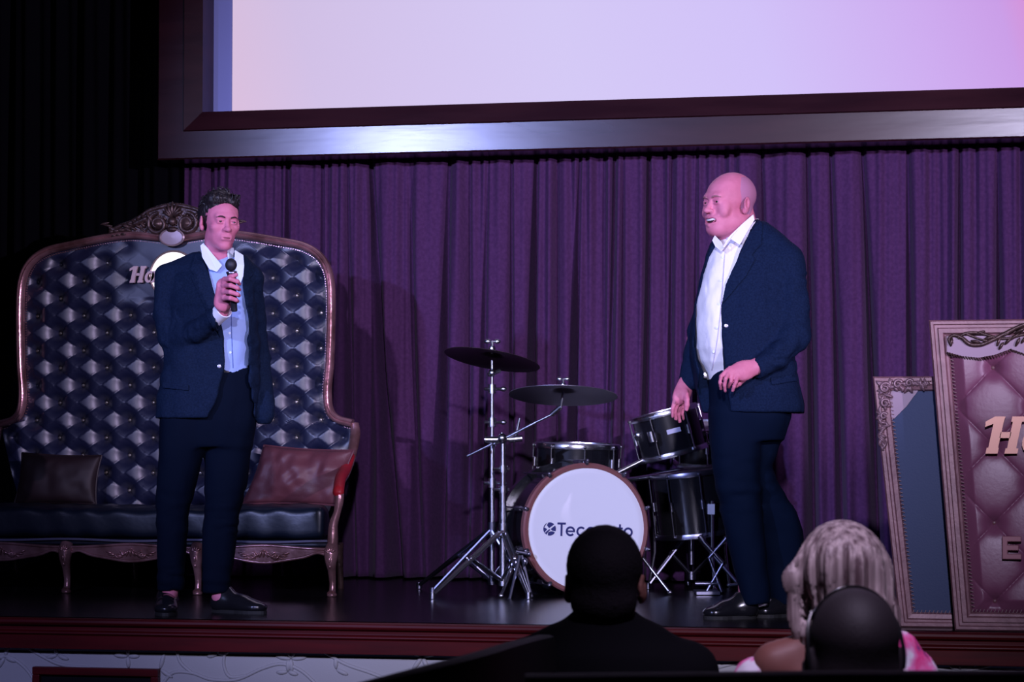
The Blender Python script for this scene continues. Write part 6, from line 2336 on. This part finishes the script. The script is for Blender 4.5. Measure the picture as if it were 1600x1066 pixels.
# blonde woman
Dw = Fig('person', 'seated woman with long ash blonde hair and pink floral top, seen from behind', 1316, 4.95, HALLZ)
L = Dw.L
HD = Head(L(1314, 914, 0), rotm(math.radians(176), 0), .98, .95)
f = Field(axis(-.30, .30, .012, [(-.1, .1, .007)]), axis(-.22, .75, .014), axis(-.02, L(0, 815)[2], .014, [(L(0, 1060)[2], L(0, 815)[2], .008)]))
skull(f, HD)
f.add(cone(L(1314, 930, .0), L(1316, 1000, .0), .048, .055), .02)
TB = HD.c[2] + .075
f.add(loft([(TB - .20, 0, 0, .07, .06), (TB - .25, 0, 0, .13, .08), (TB - .50, 0, .01, .13, .09), (TB - .78, 0, .04, .15, .12)]), .03)
for s_ in (-1, 1):
    f.add(cone((s_ * .08, 0, TB - .210), (s_ * .138, .0, TB - .235), .040 if s_ < 0 else .03, .042 if s_ < 0 else .026), .03)
    f.add(cone((s_ * .140, .0, TB - .24), (s_ * .18, .05, TB - .52), .040 if s_ < 0 else .028, .034), .03)
    f.add(cone((s_ * .20, .05, TB - .52), (s_ * .12, .28, .58), .036, .028), .02)
    f.add(ell((s_ * .11, .34, .58), (.028, .05, .018)), .02)
    f.add(cone((s_ * .08, .05, .50), (s_ * .10, .44, .50), .075, .055), .03)
    f.add(cone((s_ * .10, .44, .50), (s_ * .10, .44, .09), .052, .036), .02)
    f.add(cone((s_ * .10, .42, .05), (s_ * .11, .58, .035), .036, .03), .02)
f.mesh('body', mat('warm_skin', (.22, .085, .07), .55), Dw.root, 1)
hf = Field(axis(-.18, .18, .0042), axis(-.16, .16, .0048), axis(L(0, 1062)[2], L(0, 806)[2], .0045))
rw = lambda r: Dw.rows(r)
hf.add(loft(rw([(1060, 1300, 1350, .0, .06), (1010, 1262, 1378, -.005, .09), (980, 1258, 1388, -.01, .105), (940, 1258, 1393, -.01, .115), (905, 1252, 1390, -.0, .118), (875, 1256, 1383, .0, .115), (850, 1268, 1368, .0, .105), (838, 1285, 1350, .0, .06)]), 2.05))
hf.add(ell(L(1317, 886, .005), (.088, .118, .091)), .02)
hf.add(HD.ell((0, .018, .042), (.084, .103, .090)), .02)
# wavy locks on the left side
hf.add(cone(L(1262, 880, .0), L(1243, 905, -.01), .022, .026), .02)
hf.add(cone(L(1243, 905, -.01), L(1247, 935, -.01), .024, .020), .015)
hf.add(cone(L(1247, 935, -.01), L(1246, 960, -.01), .017, .016), .012)
hf.add(cone(L(1246, 960, -.01), L(1260, 990, -.02), .017, .024), .015)
hf.add(cone(L(1260, 990, -.02), L(1256, 1012, -.02), .022, .012), .012)
hf.add(cone(L(1386, 960, .0), L(1396, 1000, -.01), .022, .014), .02)
hf.sub(ell(L(1262, 948, -.02), (.010, .10, .024)), .012)
X_ = hf.ax[0][:, None, None]; Y_ = hf.ax[1][None, :, None]; Z_ = hf.ax[2][None, None, :]
xc_ = Dw.X(1318)
ang = np.arctan2(X_ - xc_, -(Y_ - .02)) + 0 * Z_
zn = (Z_ - Dw.Z(821)) / .5
hf.d += (.0050 * np.sin(ang * 15 + 2.2 * np.sin(zn * 7) + 3 * zn) + .0030 * np.sin(ang * 37 + 4 * zn) + .002 * np.sin(ang * 71 - 5 * zn)).astype(np.float32) * np.clip(-zn * 6, .15, 1).astype(np.float32)
hf.mesh('hair', M_blonde, Dw.root, 1)
bl_, br_ = MB(), MB(); rnd = random.Random(9)
for k in range(46):
    side_ = rnd.random(); b = bl_ if side_ < .6 else br_
    if side_ < .6:
        x0_, y0_ = rnd.uniform(1250, 1268), rnd.uniform(868, 930)
        p = [L(x0_ + 6, y0_ - 14, -.02), L(x0_ - rnd.uniform(0, 10), y0_ + 6, -.03), L(x0_ - rnd.uniform(4, 14), y0_ + 30, -.02), L(x0_ - rnd.uniform(-8, 6), y0_ + 56, -.03)]
    else:
        x0_, y0_ = rnd.uniform(1378, 1390), rnd.uniform(880, 960)
        p = [L(x0_ - 6, y0_ - 16, -.02), L(x0_ + rnd.uniform(-2, 4), y0_, -.03), L(x0_ + rnd.uniform(0, 8), y0_ + 24, -.02), L(x0_ + rnd.uniform(0, 10), y0_ + 44, -.02)]
    b.tube(cat_rom(p, 4), [.0034] * 6 + [.0028] * 4 + [.0018] * 2 + [.0008], 6)
bl_.build('loose_lock', M_blonde, Dw.root, local=True); br_.build('loose_lock', M_blonde, Dw.root, local=True)
jf = Field(axis(-.34, .34, .009), axis(-.20, .36, .010), axis(.42, TB - .16, .009))
zs_ = TB
jf.add(loft([(zs_ - .245, .0, 0, .135, .085), (zs_ - .30, .0, 0, .150, .105), (zs_ - .55, .0, .01, .150, .115), (.44, .0, .04, .19, .15)], 2.2))
for s_, pxs in ((-1, (1200, 1182)), (1, (1398, 1424))):
    jf.add(cone((Dw.X(pxs[0]), 0, Dw.Z(1050 if s_ < 0 else 1022)), (Dw.X(pxs[1]), .01, Dw.Z(1066)), .036 if s_ < 0 else .048, .050), .02)
    jf.add(cone((Dw.X(pxs[1]), .01, Dw.Z(1066)), (Dw.X(pxs[1]) + s_ * .015, .04, Dw.Z(1150)), .046, .052), .02)
jf.add(cone((Dw.X(1372), 0, Dw.Z(1024)), (Dw.X(1424), .01, Dw.Z(1062)), .052, .056), .02)
jf.sub(cone(L(1240, 1000, -.02), L(1250, 1042, -.08), .045, .045), .012)
jf.wrinkle(.008, 22, 5)
jf.mesh('top', M_floral, Dw.root, 1)
legs_mesh(Dw, M_blacktop); shoes(Dw)

# man with sunglasses pushed up on a shaved head
E = Fig('person', 'seated man with shaved head and sunglasses pushed up on it, nearest the camera', 1330, 4.25, HALLZ)
L = E.L
HE_ = Head(L(1331, 1030, 0), rotm(math.radians(186), math.radians(-4)), 1.02, .98)
f = Field(axis(-.30, .30, .012, [(-.10, .10, .005)]), axis(-.22, .75, .014, [(-.12, .12, .006)]), axis(-.02, L(0, 905)[2], .014, [(L(0, 1070)[2], L(0, 905)[2], .005)]))
skull(f, HE_)
f.add(HE_.ell((0, .045, -.03), (.070, .062, .060)), .03)
zs_ = HE_.c[2]
f.add(cone((HE_.c[0], .0, zs_ - .05), (HE_.c[0], .0, zs_ - .20), .062, .070), .02)
f.add(loft([(zs_ - .22, 0, 0, .10, .08), (zs_ - .30, 0, 0, .16, .10), (zs_ - .55, 0, .01, .15, .10), (zs_ - .72, 0, .04, .16, .12)]), .03)
for s_ in (-1, 1):
    f.add(cone((s_ * .08, .05, .50), (s_ * .10, .46, .50), .075, .055), .03)
    f.add(cone((s_ * .10, .46, .50), (s_ * .10, .46, .09), .055, .038), .02)
    f.add(cone((s_ * .10, .44, .05), (s_ * .11, .60, .035), .038, .03), .02)
    f.add(cone((s_ * .18, .0, zs_ - .30), (s_ * .22, .05, zs_ - .55), .045, .04), .03)
    f.add(cone((s_ * .22, .05, zs_ - .55), (s_ * .12, .30, .60), .038, .03), .02)
    f.add(ell((s_ * .11, .36, .60), (.03, .05, .02)), .02)
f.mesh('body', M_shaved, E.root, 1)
jf = Field(axis(-.40, .40, .010), axis(-.26, .40, .011), axis(.42, zs_ - .12, .010))
jf.add(loft([(zs_ - .165, 0, .0, .080, .080), (zs_ - .21, 0, 0, .12, .10), (zs_ - .26, 0, 0, .18, .12), (zs_ - .32, 0, 0, .21, .135), (zs_ - .5, 0, .01, .20, .14), (.46, 0, .04, .20, .15)], 2.2))
for s_ in (-1, 1):
    jf.add(cone((s_ * .20, 0, zs_ - .30), (s_ * .245, .04, zs_ - .55), .062, .055), .04)
    jf.add(cone((s_ * .245, .04, zs_ - .55), (s_ * .15, .26, .62), .052, .042), .02)
jf.sub(cone((HE_.c[0], 0, zs_ - .12), (HE_.c[0], 0, zs_ - .175), .066, .066), .01)
jf.mesh('jacket', M_blacktop, E.root, 1)
legs_mesh(E, M_blacktop); shoes(E)
# sunglasses worn on top of the head: the lenses face forward, the temples run back over the ears
sg = thing('sunglasses', 'black wraparound sunglasses resting on top of the shaved head', 'sunglasses', E.root.matrix_basis @ Vector(HE_.T((0, 0, .10))), TH)
mw = lambda p: (Matrix.Translation(E.root.location) @ Matrix.Rotation(TH, 4, 'Z')) @ Vector(p)
for s_ in (-1, 1):
    pts = [(s_ * .070, -.012, .080), (s_ * .0795, .004, .060), (s_ * .0835, .020, .036), (s_ * .085, .032, .010), (s_ * .083, .036, -.012)]
    b = MB(); b.tube(cat_rom([mw(HE_.T(p)) for p in pts], 5), .0036, 8); b.build('temple', M_black, sg)
b = MB()
V = []; Fc = []
N = 28
for k in range(N + 1):
    a = -1.15 + 2.30 * k / N
    for e_ in (0.88, 1.36):
        d = np.array([math.sin(a), -math.cos(a) * math.cos(e_), math.cos(a) * math.sin(e_)])
        r_ = 1 / math.sqrt((d[0] / .0765) ** 2 + (d[1] / .095) ** 2 + (d[2] / .083) ** 2) * 1.045
        V.append(mw(HE_.T(np.array((0, .018, .042)) + d * r_)))
for k in range(N):
    Fc.append((2 * k, 2 * k + 2, 2 * k + 3, 2 * k + 1))
b.add(V, Fc); ln = b.build('lens_bar', M_black, sg)
md = ln.modifiers.new('thickness', 'SOLIDIFY'); md.thickness = .003

# ------------------------------------------------------------------ booth seats in the dark foreground


def wpt(lat, dep, z):
    return cam_point(lat, dep, z)


def slab(name, label, cat, pts, z0, z1, th, m):
    # upholstered back following a plan curve of (lateral, depth, top z) points
    root = thing(name, label, cat, wpt(pts[len(pts) // 2][0], pts[len(pts) // 2][1], z0))
    P_ = cat_rom([Vector(p) for p in pts], 10)
    b = MB(); V = []; Fc = []
    prof_ = [(-.5, 0), (-.5, .86), (-.42, .97), (-.2, 1.0), (.2, 1.0), (.42, .97), (.5, .86), (.5, 0)]
    for i, p in enumerate(P_):
        t = (P_[min(i + 1, len(P_) - 1)] - P_[max(i - 1, 0)]); t.z = 0; t.normalize()
        n = Vector((-t.y, t.x, 0))
        for o, h_ in prof_:
            top = p.z if z1 is None else z1
            q = Vector((p.x, p.y, 0)) + n * o * th
            hh_z = z0 + (top - z0) * h_ if h_ < .5 else top - (1 - h_) * .12
            V.append(wpt(q.x, q.y, hh_z))
    m_ = len(prof_)
    for i in range(len(P_) - 1):
        for k in range(m_):
            q = (k + 1) % m_
            Fc.append((i * m_ + k, i * m_ + q, (i + 1) * m_ + q, (i + 1) * m_ + k))
    Fc += [tuple(range(m_)), tuple(range((len(P_) - 1) * m_, len(P_) * m_))]
    b.add(V, Fc); b.build('backrest', m, root)
    return root


def lz(px, py, D):
    st_, f_, u = ray(px, py)
    t = D / f_
    return (st_ * t, D, CZ + u * t)


bo1 = slab('booth_seat', 'black leather booth back rising to the right in the foreground, left of the seated men', 'booth', [lz(520, 1078, 4.1), lz(640, 1048, 4.15), lz(740, 1022, 4.3), lz(800, 1004, 4.6), lz(850, 992, 5.0)], HALLZ, None, .05, M_booth)
bo2 = slab('booth_seat', 'long black booth back across the bottom of the picture behind the seated audience', 'booth', [lz(820, 1054, 3.8), lz(1100, 1051, 3.8), lz(1350, 1049, 3.8), lz(1720, 1049, 3.8)], HALLZ, None, .06, M_booth)


def bench(label, lat, dep, w=.52):
    root = thing('stool', label, 'stool', wpt(lat, dep, HALLZ), TH)
    b = MB(); b.box((0, 0, .375), (w, .42, .07)); b.build('seat', M_booth, root, smooth=False, bevel=.015, local=True)
    for sx in (-1, 1):
        for sy in (-1, 1):
            b = MB(); b.cyl((sx * (w / 2 - .05), sy * .16, 0), (sx * (w / 2 - .05), sy * .16, .35), .018, seg=10); b.build('leg', M_chrome_dull, root, local=True)
    return root


bench('black stool under the man with short black hair', C.lat, 5.30, .40)
bench('black stool under the blonde woman', Dw.lat, 5.00, .40)
bench('black stool under the man with sunglasses on his head', E.lat, 4.30)
